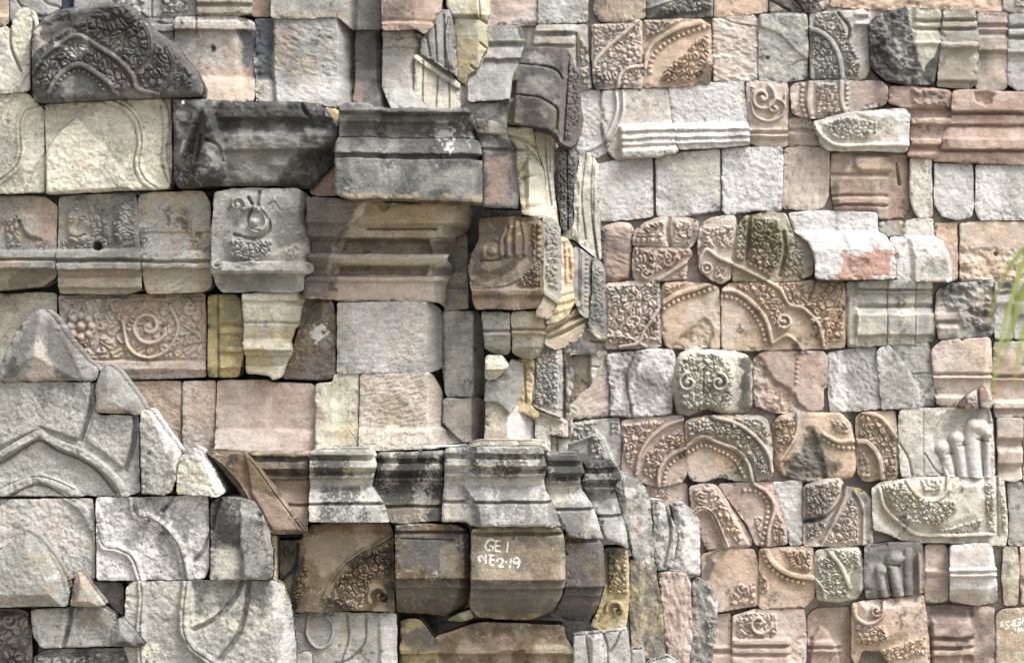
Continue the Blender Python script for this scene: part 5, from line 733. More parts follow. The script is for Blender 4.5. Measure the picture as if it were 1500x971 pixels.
S('stone_block', 'pale plain block with rounded lower corners, second from right edge in the white course', 'stone block', [(1369, 240), (1424, 241), (1426, 300), (1422, 318), (1402, 322), (1380, 316), (1369, 300)], 4, 'WgW', rough(0.72, 5, 5), mat='c', lich=.02)
S('stone_block', 'pale plain block cut by the right edge in the white course', 'stone block', [(1430, 242), (1560, 242), (1560, 322), (1436, 322), (1429, 310)], 6, 'WgW', rough(0.86, 5, 5), mat='c', lich=.02)
# ---- fourth course
S('stone_block', 'rough red-brown block with rounded right shoulder beside the near tower, under the white course', 'stone block', [(882, 332), (905, 326), (922, 326), (930, 338), (924, 370), (922, 408), (900, 413), (882, 414)], 6, 'RPV', rough(0.94, 12, 3, 20), r=8)
S('carved_block', 'brown upper fragment of curls split by a dark vertical stem', 'carved stone', [(930, 340), (944, 326), (966, 318), (1010, 320), (1022, 324), (1020, 350), (1012, 362), (960, 360), (928, 358)], 8, 'pRb', fol([(932, 340), (948, 328), (974, 322), (974, 358), (930, 356)], 11, 6), fol([(986, 322), (1014, 324), (1012, 360), (986, 358)], 11, 6), cut([(980, 318), (978, 340), (982, 362)], 6, 7), stain_or_light('K', [(1010, 326), (1024, 326), (1018, 360), (1008, 356)], .6), g=1.5)
S('carved_block', 'brown lower fragment with small spirals above a slanting smooth band', 'carved stone', [(928, 362), (960, 362), (1010, 364), (1014, 374), (1006, 380), (1005, 408), (970, 411), (928, 410), (926, 390)], 8, 'pRP', fol([(930, 364), (1010, 366), (1000, 382), (960, 402), (930, 400)], 12, 6), band([(964, 410), (986, 396), (1012, 380)], 6, 6), spiral(978, 382, 9, 1.4, 4, 6), spiral(946, 400, 9, 1.4, 4, 6), fol([(976, 410), (1004, 392), (1004, 408)], 8, 4), g=1.5)
S('carved_block', 'shield-shaped rosy block carved with a pointed band and small rings, rounded at its foot', 'carved stone', [(1026, 330), (1040, 320), (1076, 316), (1079, 330), (1074, 370), (1070, 408), (1054, 417), (1036, 406), (1024, 396), (1022, 360)], 12, 'pPb', fol([(1030, 334), (1076, 330), (1072, 364), (1026, 362)], 11, 5, worn=.2), band([(1022, 384), (1034, 366), (1052, 378), (1072, 386)], 6, 6), ring(1035, 393, 7, 2.5, 5), fol([(1044, 384), (1070, 394), (1060, 412), (1046, 408)], 8, 4), g=1.5)
S('carved_block', 'moss-tinted beige block with three upright lobes of fine scrolls and a rubbed grey end', 'carved stone', [(1080, 330), (1092, 316), (1130, 312), (1150, 314), (1162, 340), (1184, 356), (1192, 375), (1190, 402), (1170, 411), (1074, 412), (1073, 388), (1077, 360)], 14, 'bMp',
  fol([(1080, 330), (1096, 316), (1092, 384), (1076, 380)], 9, 5), fol([(1100, 318), (1140, 320), (1148, 360), (1140, 392), (1126, 404), (1096, 380)], 10, 7), fol([(1156, 350), (1176, 352), (1180, 400), (1146, 406)], 9, 5), cut([(1098, 316), (1096, 350), (1092, 384)], 5, 7), cut([(1148, 340), (1150, 370), (1142, 404)], 5, 8), band([(1074, 388), (1096, 398), (1120, 410)], 6, 5), beads([(1092, 384), (1110, 392), (1126, 402)], 3.3, 5), stain_or_light('G', [(1158, 340), (1190, 360), (1190, 390), (1166, 390)], .6), stain_or_light('C', [(1130, 314), (1152, 314), (1162, 344), (1148, 344)], .5), g=1.5)
S('stone_block', 'big bright white stepped block with a red scraped patch, far wall centre right', 'stone block', [(1155, 312), (1200, 309), (1284, 312), (1285, 342), (1296, 346), (1308, 366), (1310, 408), (1250, 410), (1194, 408), (1193, 378), (1184, 354), (1164, 340)], 12, 'WWw', prof([(308, 0), (338, 0), (343, 11), (350, 14), (366, 21), (410, 22)]), plan([(0, -2), (1224, -2), (1228, 0), (1292, 0), (1312, -12)], .8), stain_or_light('o', [(1228, 372), (1300, 368), (1306, 406), (1228, 408)], .75, 5, 12, 12), stain_or_light('R', [(1238, 388), (1272, 376), (1272, 384), (1250, 406), (1240, 404)], .9, 3, 4), brk([(1238, 388), (1272, 376), (1272, 384), (1250, 406), (1240, 404)], 2, 3, 1), rough(0.72, 6, 4), mat='c', lich=.01)
S('stone_block', 'small beige filler block under the stepped bracket', 'stone block', [(1288, 326), (1318, 322), (1325, 330), (1324, 346), (1300, 346), (1288, 340)], 2, 'bgp', rough(0.72, 5, 5))
S('stone_block', 'tall white block with a flared grey-speckled foot right of the red-scraped one', 'stone block', [(1326, 324), (1342, 322), (1366, 321), (1367, 348), (1380, 356), (1391, 384), (1392, 412), (1312, 411), (1312, 370), (1302, 348), (1324, 348)], 6, 'wWW', prof([(321, 0), (346, 0), (352, 11), (374, 18), (412, 19)]), plan([(1300, -6), (1320, -6), (1326, 0), (1372, 0), (1394, -10)], .7), stain_or_light('G', [(1354, 384), (1390, 380), (1391, 410), (1366, 408)], .6), rough(0.72, 5, 5), mat='c', lich=.03)
S('stone_block', 'orange-brown block squeezed between the flared white block and the wide scarred block', 'stone block', [(1370, 327), (1384, 328), (1402, 326), (1402, 408), (1395, 411), (1392, 380), (1380, 352), (1369, 346)], 0, 'OPR', rough(0.58, 6, 6))
S('stone_block', 'wide orange block with a smooth banded top, scarred lower half and round hole', 'stone block', [(1406, 328), (1440, 325), (1560, 325), (1560, 412), (1406, 412)], 3, 'OCp', brk([(1404, 362), (1560, 362), (1560, 416), (1404, 416)], 2, 4, 3), hole(1459, 372, 3.5, 9), stain_or_light('P', [(1406, 328), (1420, 330), (1450, 356), (1406, 360)], .5), stain_or_light('w', [(1406, 366), (1430, 366), (1420, 384), (1406, 380)], .5), stain_or_light('w', [(1470, 366), (1490, 366), (1500, 384), (1474, 384)], .5))
# ---- fifth course
S('carved_block', 'pinkish block with crossing arcs of spirals, leftmost visible in the arch course', 'carved stone', [(886, 416), (920, 413), (964, 411), (969, 430), (968, 508), (930, 511), (886, 511)], 6, 'pPg', fol([(888, 418), (966, 414), (966, 500), (890, 506)], 11, 5.5), band([(890, 470), (916, 456), (936, 432), (956, 414)], 5, 6.5, lip=True), ring(926, 472, 8, 3, 6), band([(908, 508), (934, 502), (944, 484), (966, 450)], 6, 7), band([(888, 492), (920, 494), (946, 508)], 5, 6), g=1.5)
S('carved_block', 'smooth tan block with left half of a beaded pointed arch and chipped lower face', 'carved stone', [(970, 420), (974, 414), (1005, 413), (1036, 416), (1052, 420), (1054, 440), (1054, 510), (1000, 511), (976, 508), (971, 490)], 8, 'Opb',
  fol([(972, 416), (1008, 413), (990, 426), (972, 436)], 8, 5), band([(971, 444), (990, 432), (1016, 424), (1038, 416)], 7, 6), beads([(972, 452), (992, 440), (1016, 432), (1046, 422)], 3.4, 4.5), brk([(984, 506), (1000, 492), (1018, 476), (1032, 466), (1046, 478), (1040, 512), (984, 514)], 4, 3, 2), stain_or_light('w', [(1012, 494), (1040, 500), (1036, 512), (1010, 512)], .6), stain_or_light('C', [(1040, 424), (1052, 424), (1052, 480), (1042, 480)], .5), g=1.5)
S('carved_block', 'long tan block with the right half of a beaded arch and sprays of flame leaves', 'carved stone', [(1056, 424), (1072, 414), (1120, 411), (1237, 411), (1239, 460), (1238, 509), (1180, 511), (1080, 513), (1058, 511)], 9, 'Obp',
  band([(1056, 424), (1080, 428), (1104, 446), (1122, 470), (1130, 500)], 7, 7), beads([(1056, 434), (1078, 438), (1098, 454), (1114, 478), (1120, 498)], 3.5, 5), fol([(1076, 414), (1124, 412), (1150, 446), (1150, 480), (1134, 486), (1124, 458), (1104, 434), (1080, 422)], 10, 6.5), fol([(1132, 413), (1236, 413), (1236, 500), (1200, 504), (1180, 460), (1156, 446), (1140, 426)], 11, 6.5), band([(1124, 412), (1142, 424), (1156, 446), (1176, 452), (1198, 474), (1206, 506)], 6, 7.5), ring(1148, 471, 9, 3.5, 7), band([(1130, 504), (1150, 492), (1166, 500), (1172, 511)], 5, 6), cut([(1194, 412), (1184, 440)], 4, 7), cut([(1236, 450), (1222, 480), (1214, 500)], 4, 6), stain_or_light('w', [(1058, 476), (1076, 480), (1072, 512), (1058, 510)], .6), g=1.45)
S('moulded_block', 'pale capital block of overlapping concave mouldings next to the long arch block', 'moulded stone', [(1240, 413), (1290, 411), (1364, 411), (1366, 450), (1370, 470), (1369, 500), (1300, 505), (1242, 509), (1240, 460)], 10, 'gCb', prof([(410, 10), (422, 10), (425, 0), (428, 8), (431, 2), (444, 3), (450, -5), (453, 3), (458, 5), (461, 11), (490, 8), (494, 2), (510, 0)], x0=1254), lift([(1240, 432), (1254, 436), (1260, 460), (1256, 508), (1240, 509)], 5, 3), cut([(1299, 412), (1299, 504)], 2, 5), cut([(1341, 412), (1340, 502)], 2, 5), plan([(0, 0), (1338, 0), (1341, -4), (1356, -4), (1370, -12)], .4), stain_or_light('G', [(1266, 412), (1366, 412), (1366, 440), (1266, 440)], .4), stain_or_light('C', [(1262, 456), (1298, 456), (1298, 490), (1262, 490)], .5), stain_or_light('G', [(1240, 490), (1298, 486), (1298, 508), (1240, 508)], .5))
S('broken_cornice', 'broken grey-black stained block with a pink moulding stub on its left', 'cornice stone', [(1372, 424), (1392, 415), (1454, 411), (1456, 440), (1456, 488), (1440, 494), (1374, 497), (1370, 470)], 8, 'GpD', prof([(411, 0), (456, 0), (460, 6), (468, 6), (471, -3), (480, 10), (498, 6)], x1=1404), brk([(1384, 414), (1456, 411), (1456, 492), (1412, 480), (1396, 452), (1372, 450)], -1, 6, 6), stain_or_light('K', [(1376, 418), (1400, 414), (1408, 426), (1380, 430)], .6), stain_or_light('p', [(1370, 446), (1400, 450), (1412, 478), (1372, 496)], .6), stain_or_light('K', [(1440, 440), (1456, 440), (1456, 490), (1444, 488)], .5), stain_or_light('R', [(1438, 444), (1454, 446), (1450, 456)], .6), amp=2)
S('moulded_block', 'small grey moulded blocklet with a black cap, behind the hanging green leaf blades', 'moulded stone', [(1457, 414), (1482, 413), (1482, 496), (1458, 496)], 8, 'gWb', prof([(413, 8), (426, 8), (429, 0), (434, 6), (444, 6), (448, -3), (497, 0)]), stain_or_light('K', [(1460, 413), (1482, 413), (1482, 423), (1460, 422)], .85, 2, 2))
S('moulded_block', 'pale grey moulded block at the right edge behind the hanging green leaf blades', 'moulded stone', [(1484, 413), (1560, 413), (1560, 496), (1484, 496)], 4, 'gGP', prof([(413, 8), (432, 6), (438, -3), (446, 6), (460, 3), (464, -3), (497, 0)]))
# ---- sixth course
S('stone_block', 'large pink-brown plain block partly hidden by the bracketed edge of the near tower', 'stone block', [(820, 520), (860, 515), (889, 514), (892, 560), (893, 608), (860, 612), (820, 616)], 2, 'pPG', rough(0.79, 10, 3, -25), stain_or_light('G', [(870, 515), (892, 515), (890, 545)], .5))
S('stone_block', 'white-and-violet block crossed by a dark forked ridge', 'stone block', [(889, 520), (920, 515), (962, 511), (984, 512), (990, 526), (985, 570), (984, 606), (940, 609), (895, 610), (894, 570)], 8, 'WVG', lift([(930, 512), (990, 508), (990, 612), (926, 612), (918, 570), (916, 548)], 5, 3), lift([(890, 612), (896, 580), (916, 552), (924, 612)], 3, 3), stain_or_light('V', [(934, 512), (950, 514), (926, 546), (920, 570), (927, 608), (919, 608), (912, 560), (914, 544)], .7, 4, 4), stain_or_light('D', [(910, 516), (938, 514), (916, 546), (896, 560)], .4), rough(1.08, 5, 5), mat='c', lich=.05)
S('carved_block', 'pillow-shaped greenish-grey block carved with two mirrored spirals, black on its right', 'carved stone', [(996, 518), (1010, 512), (1070, 513), (1094, 520), (1102, 530), (1102, 598), (1086, 606), (1060, 606), (1034, 598), (1010, 608), (992, 606), (984, 570), (986, 540)], 16, 'CGg',
  lift([(992, 524), (1010, 514), (1060, 514), (1078, 540), (1076, 580), (1064, 604), (1036, 596), (1006, 606), (990, 590), (986, 556)], 6, 8), nosplit(fol([(992, 530), (1010, 516), (1064, 518), (1076, 550), (1072, 590), (1060, 602), (1000, 602), (990, 570)], 11, 5)), spiral(1007, 560, 14, 1.5, 5.5, 9, a0=-1.5, dr=-1), spiral(1052, 560, 14, 1.5, 5.5, 9, a0=-1.6, dr=1), cut([(1030, 540), (1030, 582)], 3, 6), hole(1020, 522, 5, 6), hole(1040, 524, 5, 6), hole(1002, 530, 4, 6), stain_or_light('K', [(1084, 524), (1101, 524), (1100, 600), (1082, 604)], .85), stain_or_light('M', [(1070, 590), (1084, 560), (1080, 604)], .4), g=1.4, r=8)
S('stone_block', 'salmon broken block with a large shaded chip across its lower left', 'stone block', [(1104, 524), (1120, 515), (1205, 514), (1212, 522), (1212, 566), (1206, 570), (1206, 600), (1170, 605), (1132, 604), (1106, 594)], 8, 'PRO', brk([(1102, 524), (1112, 520), (1138, 560), (1156, 568), (1172, 594), (1190, 606), (1100, 608)], 5, 4, 4), beads([(1168, 524), (1166, 560)], 3, 2), cut([(1205, 566), (1212, 564)], 2, 4), stain_or_light('G', [(1104, 540), (1120, 544), (1128, 564), (1106, 566)], .45))
S('stone_block', 'block white on its left and grey-black on its right, lightly concave', 'stone block', [(1213, 518), (1240, 512), (1283, 508), (1286, 540), (1289, 598), (1250, 602), (1216, 603), (1213, 560)], 5, 'WgG', lift([(1200, 505), (1236, 505), (1240, 606), (1200, 606)], 3, 10), stain_or_light('G', [(1232, 510), (1284, 508), (1286, 580), (1270, 590), (1242, 570)], .7), rough(1.08, 4, 6, -20), mat='c', lich=.08)
S('carved_block', 'grey-white block split by one bold curved edge with a recessed moulded corner', 'carved stone', [(1285, 512), (1300, 505), (1361, 502), (1365, 540), (1369, 594), (1330, 598), (1291, 600), (1288, 560)], 6, 'gWG', lift([(1280, 500), (1302, 502), (1330, 540), (1346, 570), (1350, 604), (1280, 604)], 6, 3), cut([(1336, 548), (1368, 546)], 2, 3), stain_or_light('D', [(1304, 506), (1316, 512), (1336, 544), (1326, 540), (1310, 520)], .6), stain_or_light('K', [(1352, 580), (1370, 578), (1370, 596), (1354, 596)], .6), stain_or_light('G', [(1300, 550), (1330, 550), (1330, 575), (1300, 575)], .4), rough(0.86, 5, 5), mat='c')
S('moulded_block', 'broad peach moulded block with notched top over the small leaf fragment', 'moulded stone', [(1364, 512), (1378, 500), (1404, 498), (1408, 502), (1414, 496), (1450, 494), (1453, 520), (1453, 592), (1372, 594), (1368, 560)], 10, 'pOP', prof([(494, 6), (545, 6), (548, -2), (553, 8), (556, 2), (578, -3), (582, 5), (596, 2)]), plan([(0, 0), (1440, 0), (1454, -10)], .4), stain_or_light('G', [(1370, 500), (1384, 500), (1380, 510)], .6), stain_or_light('G', [(1394, 505), (1408, 505), (1404, 530)], .3))
S('moulded_block', 'tall brown-pink moulded block at the right edge beneath the tips of the leaf blades', 'moulded stone', [(1455, 500), (1560, 498), (1560, 610), (1458, 611), (1453, 590)], 0, 'pRO', prof([(498, 6), (548, 6), (552, -5), (556, 8), (560, 0), (586, -3), (590, 10), (598, 10), (601, -2), (612, 6)]), stain_or_light('g', [(1455, 500), (1560, 500), (1560, 512), (1455, 514)], .5))
S('stone_fragment', 'little broken leaf-carved fragment lying on the block of coiled columns', 'stone fragment', [(1402, 597), (1412, 582), (1430, 570), (1442, 567), (1452, 576), (1454, 592), (1450, 598)], 26, 'pRK', cut([(1432, 570), (1434, 597)], 3, 7), fol([(1414, 584), (1430, 574), (1430, 596), (1412, 596)], 7, 4), stain_or_light('K', [(1402, 598), (1414, 584), (1412, 598)], .8), stain_or_light('o', [(1434, 570), (1444, 570), (1444, 580)], .5), r=4)
# ---- seventh course
S('carved_block', 'grey-pink block with a pointed leaf full of buds, above the stepping corner cornices', 'carved stone', [(826, 622), (860, 616), (906, 612), (911, 640), (908, 690), (930, 706), (900, 712), (826, 700)], 6, 'gpG', fol([(828, 622), (876, 616), (862, 640), (830, 660)], 11, 5), lift([(871, 626), (886, 640), (900, 672), (906, 690), (862, 690), (862, 650)], 6, 3), fol([(870, 634), (880, 642), (892, 676), (866, 680), (864, 654)], 9, 6), band([(826, 652), (846, 646), (868, 638)], 5, 5), fol([(894, 616), (908, 618), (906, 636), (894, 636)], 9, 5), g=1.5)
S('carved_block', 'rosy block with two concentric leafy arcs opening to the right', 'carved stone', [(911, 616), (930, 613), (1000, 608), (1004, 640), (1008, 690), (1000, 706), (965, 713), (930, 704), (910, 690), (914, 650)], 8, 'PpO', fol([(912, 622), (980, 612), (950, 636), (930, 668), (924, 690), (912, 670)], 11, 6), band([(932, 694), (936, 668), (950, 644), (974, 624), (1000, 614)], 6, 8), fol([(940, 692), (946, 664), (970, 638), (1002, 626), (1002, 648), (978, 664), (964, 690), (958, 706)], 9, 6), band([(964, 712), (966, 688), (980, 668), (1004, 656)], 6, 8), beads([(972, 706), (976, 688), (988, 674), (1004, 664)], 3, 5), g=1.45)
S('carved_block', 'block with complete low pointed arch of beads and dense buds over smooth peach face', 'carved stone', [(1004, 616), (1030, 609), (1112, 609), (1124, 616), (1130, 650), (1132, 700), (1100, 705), (1074, 703), (1052, 698), (1030, 706), (1010, 704), (1006, 660)], 10, 'Opg',
  lift([(1000, 600), (1140, 600), (1134, 710), (1106, 708), (1100, 676), (1060, 646), (1030, 640), (1000, 652)], 5, 3), fol([(1006, 618), (1030, 612), (1070, 614), (1110, 648), (1130, 696), (1112, 700), (1100, 672), (1070, 646), (1028, 632), (1006, 644)], 9, 7), fol([(1070, 611), (1112, 612), (1124, 622), (1126, 650), (1104, 634)], 9, 5), band([(1006, 652), (1028, 640), (1052, 648), (1076, 658), (1094, 676), (1102, 704)], 6, 8), beads([(1008, 662), (1030, 652), (1052, 660), (1074, 672), (1090, 698)], 3.2, 6), band([(1042, 610), (1078, 620), (1106, 640), (1124, 664), (1130, 690)], 6, 8), flower(1030, 622, 10, 7, 8), stain_or_light('g', [(1006, 612), (1126, 610), (1130, 700), (1104, 700), (1096, 670), (1030, 640), (1006, 650)], .55, 5, 6), stain_or_light('G', [(1110, 612), (1126, 618), (1124, 640)], .5), g=1.4)
S('carved_block', 'peach block with a dark triangular broken wedge and blackened carved left end', 'carved stone', [(1131, 620), (1142, 608), (1168, 603), (1232, 605), (1246, 620), (1253, 650), (1254, 690), (1246, 702), (1210, 700), (1180, 705), (1150, 698), (1134, 680), (1130, 650)], 12, 'OGb', fol([(1134, 616), (1166, 606), (1164, 640), (1142, 664), (1133, 650)], 9, 6), band([(1168, 606), (1166, 636), (1150, 664), (1142, 674)], 6, 5), brk([(1146, 676), (1170, 664), (1178, 626), (1190, 624), (1202, 650), (1210, 700), (1150, 706)], 6, 4, 4), band([(1206, 636), (1226, 646), (1250, 646)], 6, 6), beads([(1206, 644), (1226, 654), (1250, 656)], 3.6, 4.5), fol([(1216, 614), (1240, 618), (1246, 636), (1224, 634)], 9, 5), stain_or_light('D', [(1148, 676), (1176, 664), (1182, 624), (1194, 628), (1204, 652), (1212, 702), (1150, 704)], .75), stain_or_light('K', [(1132, 612), (1150, 610), (1146, 640), (1132, 640)], .4), stain_or_light('K', [(1204, 670), (1230, 680), (1220, 692), (1206, 690)], .7), g=1.5, r=8)
S('carved_block', 'tall tan block with one thick rising arc and crowded curls', 'carved stone', [(1253, 612), (1262, 604), (1310, 602), (1315, 640), (1317, 690), (1312, 702), (1262, 704), (1256, 690), (1254, 650)], 6, 'bOP', fol([(1256, 606), (1290, 608), (1312, 640), (1314, 696), (1292, 700), (1290, 660), (1258, 638)], 9, 6), band([(1252, 646), (1270, 648), (1286, 668), (1292, 700)], 8, 8), fol([(1256, 656), (1270, 662), (1276, 700), (1260, 700)], 11, 5, worn=.2), band([(1262, 604), (1290, 612), (1312, 640)], 6, 6), g=1.5)
S('carved_block', 'large white block with three smooth column-like coils rising on its right', 'carved stone', [(1317, 600), (1360, 598), (1448, 595), (1454, 620), (1457, 698), (1380, 697), (1320, 698), (1316, 650)], 10, 'wWg',
  lift([(1386, 600), (1450, 598), (1452, 640), (1452, 700), (1388, 700), (1376, 676), (1362, 650), (1364, 630)], -4, 4), band([(1380, 656), (1386, 672), (1393, 704)], 17, 7, 'coil_column'), band([(1398, 642), (1406, 664), (1412, 704)], 19, 10, 'coil_column'), band([(1426, 624), (1424, 660), (1428, 704)], 25, 13, 'coil_column'), knob(1381, 655, 12, 11, 9), knob(1401, 642, 12, 11, 12), knob(1432, 626, 17, 14, 16), knob(1445, 634, 8, 10, 13), band([(1446, 640), (1446, 704)], 11, 9, 'coil_column'), cut([(1386, 665), (1396, 664)], 3, 4), cut([(1404, 653), (1414, 651)], 3, 5), cut([(1430, 643), (1446, 646)], 3, 5), cut([(1318, 650), (1330, 670), (1336, 696)], 3, 5), cut([(1352, 604), (1353, 696)], 1.5, 3), cut([(1354, 664), (1372, 690), (1386, 698)], 2, 4), stain_or_light('D', [(1352, 600), (1366, 602), (1372, 640), (1356, 624)], .4), stain_or_light('G', [(1380, 600), (1440, 598), (1420, 624), (1380, 632)], .4), stain_or_light('W', [(1376, 650), (1450, 625), (1450, 698), (1390, 698)], .5), mat='c', lich=.08, g=1.5)
S('moulded_block', 'small rolled moulding blocklet right of the coil-columned white block', 'moulded stone', [(1460, 612), (1497, 613), (1497, 700), (1486, 705), (1462, 702)], 2, 'pPR', prof([(612, 8), (640, 8), (646, -5), (652, -3), (662, 8), (678, 8), (684, -5), (706, 6)]), stain_or_light('G', [(1460, 612), (1497, 612), (1497, 630), (1460, 630)], .4))
S('moulded_block', 'thin pink moulding strip cut by the right edge beside the rolled blocklet', 'moulded stone', [(1500, 613), (1560, 613), (1560, 705), (1500, 705)], 0, 'pP', prof([(612, 8), (640, 8), (646, -5), (662, 8), (684, -5), (706, 6)]))
# ---- eighth course
S('stone_block', 'pink worn block behind the mossy receding stones of the near tower', 'stone block', [(930, 712), (970, 708), (1006, 708), (1008, 740), (1006, 790), (930, 790)], 0, 'PRp', fol([(952, 712), (984, 712), (980, 730), (952, 728)], 9, 4, worn=.3))
S('carved_block', 'salmon block with a looping ribbed arch and scrolls slanting down to the right', 'carved stone', [(1009, 712), (1030, 707), (1050, 710), (1062, 728), (1086, 764), (1102, 790), (1100, 800), (1080, 804), (1036, 804), (1024, 780), (1014, 750)], 6, 'PRO', lift([(1000, 700), (1060, 700), (1070, 740), (1100, 800), (1060, 805), (1054, 776), (1044, 752), (1030, 748), (1010, 760)], 4, 3), fol([(1014, 716), (1044, 712), (1064, 740), (1090, 784), (1082, 800), (1064, 780), (1048, 750), (1018, 744)], 11, 6), band([(1012, 754), (1026, 744), (1042, 752), (1054, 776), (1064, 802)], 7, 8, lip=True), g=1.5)
S('carved_block', 'salmon block with a hooked line of square beads beside buds', 'carved stone', [(1053, 710), (1080, 707), (1130, 706), (1140, 735), (1150, 770), (1153, 795), (1122, 801), (1108, 796), (1096, 770), (1066, 730)], 9, 'PpR', band([(1104, 708), (1124, 722), (1134, 744), (1126, 774), (1124, 798)], 6, 7), beads([(1090, 718), (1110, 720), (1124, 738), (1122, 766), (1116, 796)], 3.5, 5), fol([(1138, 742), (1150, 770), (1152, 794), (1132, 796), (1130, 770)], 9, 6), fol([(1104, 756), (1118, 756), (1116, 792), (1106, 780)], 8, 4), stain_or_light('V', [(1060, 712), (1090, 710), (1080, 740)], .4), g=1.5)
S('stone_wedge', 'bright white wedge-shaped plain stone narrowing downward', 'stone wedge', [(1131, 706), (1174, 704), (1175, 796), (1170, 798), (1158, 798), (1150, 770), (1142, 740)], 6, 'Wgg', fall((1150, 700), (1172, 800), 0), stain_or_light('G', [(1132, 705), (1174, 705), (1172, 725), (1140, 722)], .5), rough(0.72, 5, 5), mat='c', lich=.05)
S('carved_block', 'violet-and-grey block with leaf shapes parted by black curving grooves', 'carved stone', [(1177, 712), (1200, 702), (1230, 698), (1238, 712), (1262, 716), (1275, 730), (1278, 796), (1240, 799), (1178, 799)], 10, 'pGV',
  fol([(1180, 712), (1228, 700), (1232, 720), (1210, 752), (1180, 760)], 10, 6), fol([(1180, 768), (1214, 760), (1206, 784), (1182, 794)], 10, 6), fol([(1246, 724), (1256, 740), (1258, 796), (1206, 796), (1226, 760)], 10, 6), cut([(1236, 712), (1228, 740), (1206, 758), (1178, 764)], 5, 9), cut([(1234, 726), (1216, 766), (1200, 796)], 5, 9), band([(1252, 720), (1264, 745), (1264, 796)], 5, 5), stain_or_light('D', [(1262, 720), (1278, 740), (1278, 796), (1264, 794)], .6), stain_or_light('Y', [(1240, 704), (1270, 712), (1274, 724), (1244, 714)], .6), stain_or_light('K', [(1176, 758), (1214, 756), (1206, 762), (1178, 768)], .6), g=1.45)
S('carved_block', 'very wide cream block with a swelling smooth belly and a crescent of pointed leaves', 'carved stone', [(1277, 716), (1290, 706), (1320, 702), (1340, 699), (1468, 698), (1472, 730), (1476, 780), (1472, 799), (1440, 796), (1344, 793), (1320, 790), (1300, 780), (1280, 775)], 14, 'wCb',
  lift([(1290, 704), (1440, 696), (1450, 730), (1440, 764), (1380, 784), (1330, 780), (1300, 756)], 8, 16), band([(1288, 716), (1296, 744), (1318, 766), (1344, 782), (1390, 784), (1452, 782)], 6, 6), fol([(1288, 710), (1322, 704), (1340, 728), (1398, 732), (1402, 746), (1372, 772), (1330, 764), (1300, 740)], 9, 6.5), band([(1328, 704), (1342, 724), (1366, 732), (1384, 720), (1388, 700)], 6, 5), fol([(1346, 700), (1382, 700), (1376, 718), (1352, 720)], 9, 5), fol([(1374, 776), (1438, 758), (1438, 776), (1390, 784)], 8, 5), fol([(1440, 706), (1456, 704), (1458, 780), (1446, 776)], 8, 6), cut([(1460, 700), (1462, 784)], 3, 5), fol([(1464, 716), (1476, 740), (1474, 780), (1466, 780)], 8, 5), stain_or_light('O', [(1322, 702), (1336, 702), (1344, 720), (1330, 718)], .4), stain_or_light('O', [(1284, 716), (1296, 716), (1320, 770), (1300, 770)], .3), g=1.4)
S('stone_block', 'plain pale beige block at the right edge beside the very wide leaf block', 'stone block', [(1476, 706), (1560, 706), (1560, 798), (1478, 798), (1479, 760)], 0, 'gpb')
# ---- ninth course
S('stone_block', 'plain orange block with a black left edge and a scroll at its lower right', 'stone block', [(1028, 812), (1050, 806), (1104, 804), (1110, 830), (1110, 886), (1060, 894), (1030, 896)], 6, 'OPb', fol([(1070, 868), (1106, 850), (1108, 884), (1070, 888)], 11, 5), spiral(1086, 860, 9, 1.3, 4, 5), stain_or_light('K', [(1030, 808), (1050, 806), (1040, 850), (1030, 850)], .7))
S('carved_block', 'orange block with a swinging band, square beads and a corner of buds', 'carved stone', [(1112, 804), (1140, 801), (1190, 800), (1193, 830), (1192, 876), (1180, 888), (1112, 891)], 9, 'OPb', band([(1120, 802), (1132, 824), (1156, 840), (1190, 846)], 8, 7), beads([(1116, 806), (1126, 828), (1148, 846), (1176, 854)], 3.8, 5.5), fol([(1142, 804), (1188, 806), (1188, 838), (1160, 834)], 9, 7), fol([(1113, 838), (1124, 846), (1126, 866), (1113, 870)], 10, 4), g=1.45)
S('carved_block', 'bulging yellow-grey block packed with tiny round buds under a short curved band', 'carved stone', [(1194, 806), (1220, 801), (1258, 801), (1264, 820), (1266, 860), (1256, 876), (1230, 882), (1198, 878), (1193, 850)], 14, 'CGg', fol([(1196, 818), (1216, 812), (1240, 850), (1244, 876), (1200, 876)], 8, 6.5), fol([(1206, 803), (1258, 804), (1258, 830), (1240, 838), (1220, 812)], 9, 6), band([(1216, 810), (1232, 830), (1244, 860)], 7, 8), band([(1194, 848), (1204, 860), (1208, 876)], 5, 6), stain_or_light('K', [(1250, 820), (1266, 824), (1262, 874), (1246, 872)], .6), g=1.4, r=8)
S('carved_block', 'dark grey block with finger-like knobbed coils and a purple top', 'carved stone', [(1267, 798), (1300, 795), (1348, 794), (1352, 810), (1353, 868), (1310, 872), (1268, 876), (1266, 840)], 18, 'GVD', band([(1288, 836), (1290, 850), (1296, 874)], 13, 7, 'coil_column'), band([(1304, 820), (1310, 845), (1316, 874)], 17, 9, 'coil_column'), knob(1290, 834, 9, 9, 9), knob(1311, 817, 13, 10, 12), band([(1330, 808), (1330, 840), (1332, 874)], 14, 4, 'coil_column'), band([(1345, 812), (1346, 866)], 5, 8), cut([(1300, 832), (1306, 868)], 3, 7), cut([(1300, 826), (1318, 828)], 2.5, 5), stain_or_light('V', [(1268, 796), (1350, 794), (1350, 812), (1268, 808)], .6), stain_or_light('b', [(1342, 812), (1350, 812), (1350, 866), (1342, 866)], .7, 2, 2), g=1.5, lich=.3)
S('moulded_block', 'brown-pink block with one fine horizontal ridge, right of the dark knobbed block', 'moulded stone', [(1355, 798), (1384, 797), (1389, 810), (1389, 878), (1372, 882), (1356, 880)], 6, 'Pbp', prof([(796, 0), (833, 0), (836, 6), (842, 3), (845, 0), (884, -3)]))
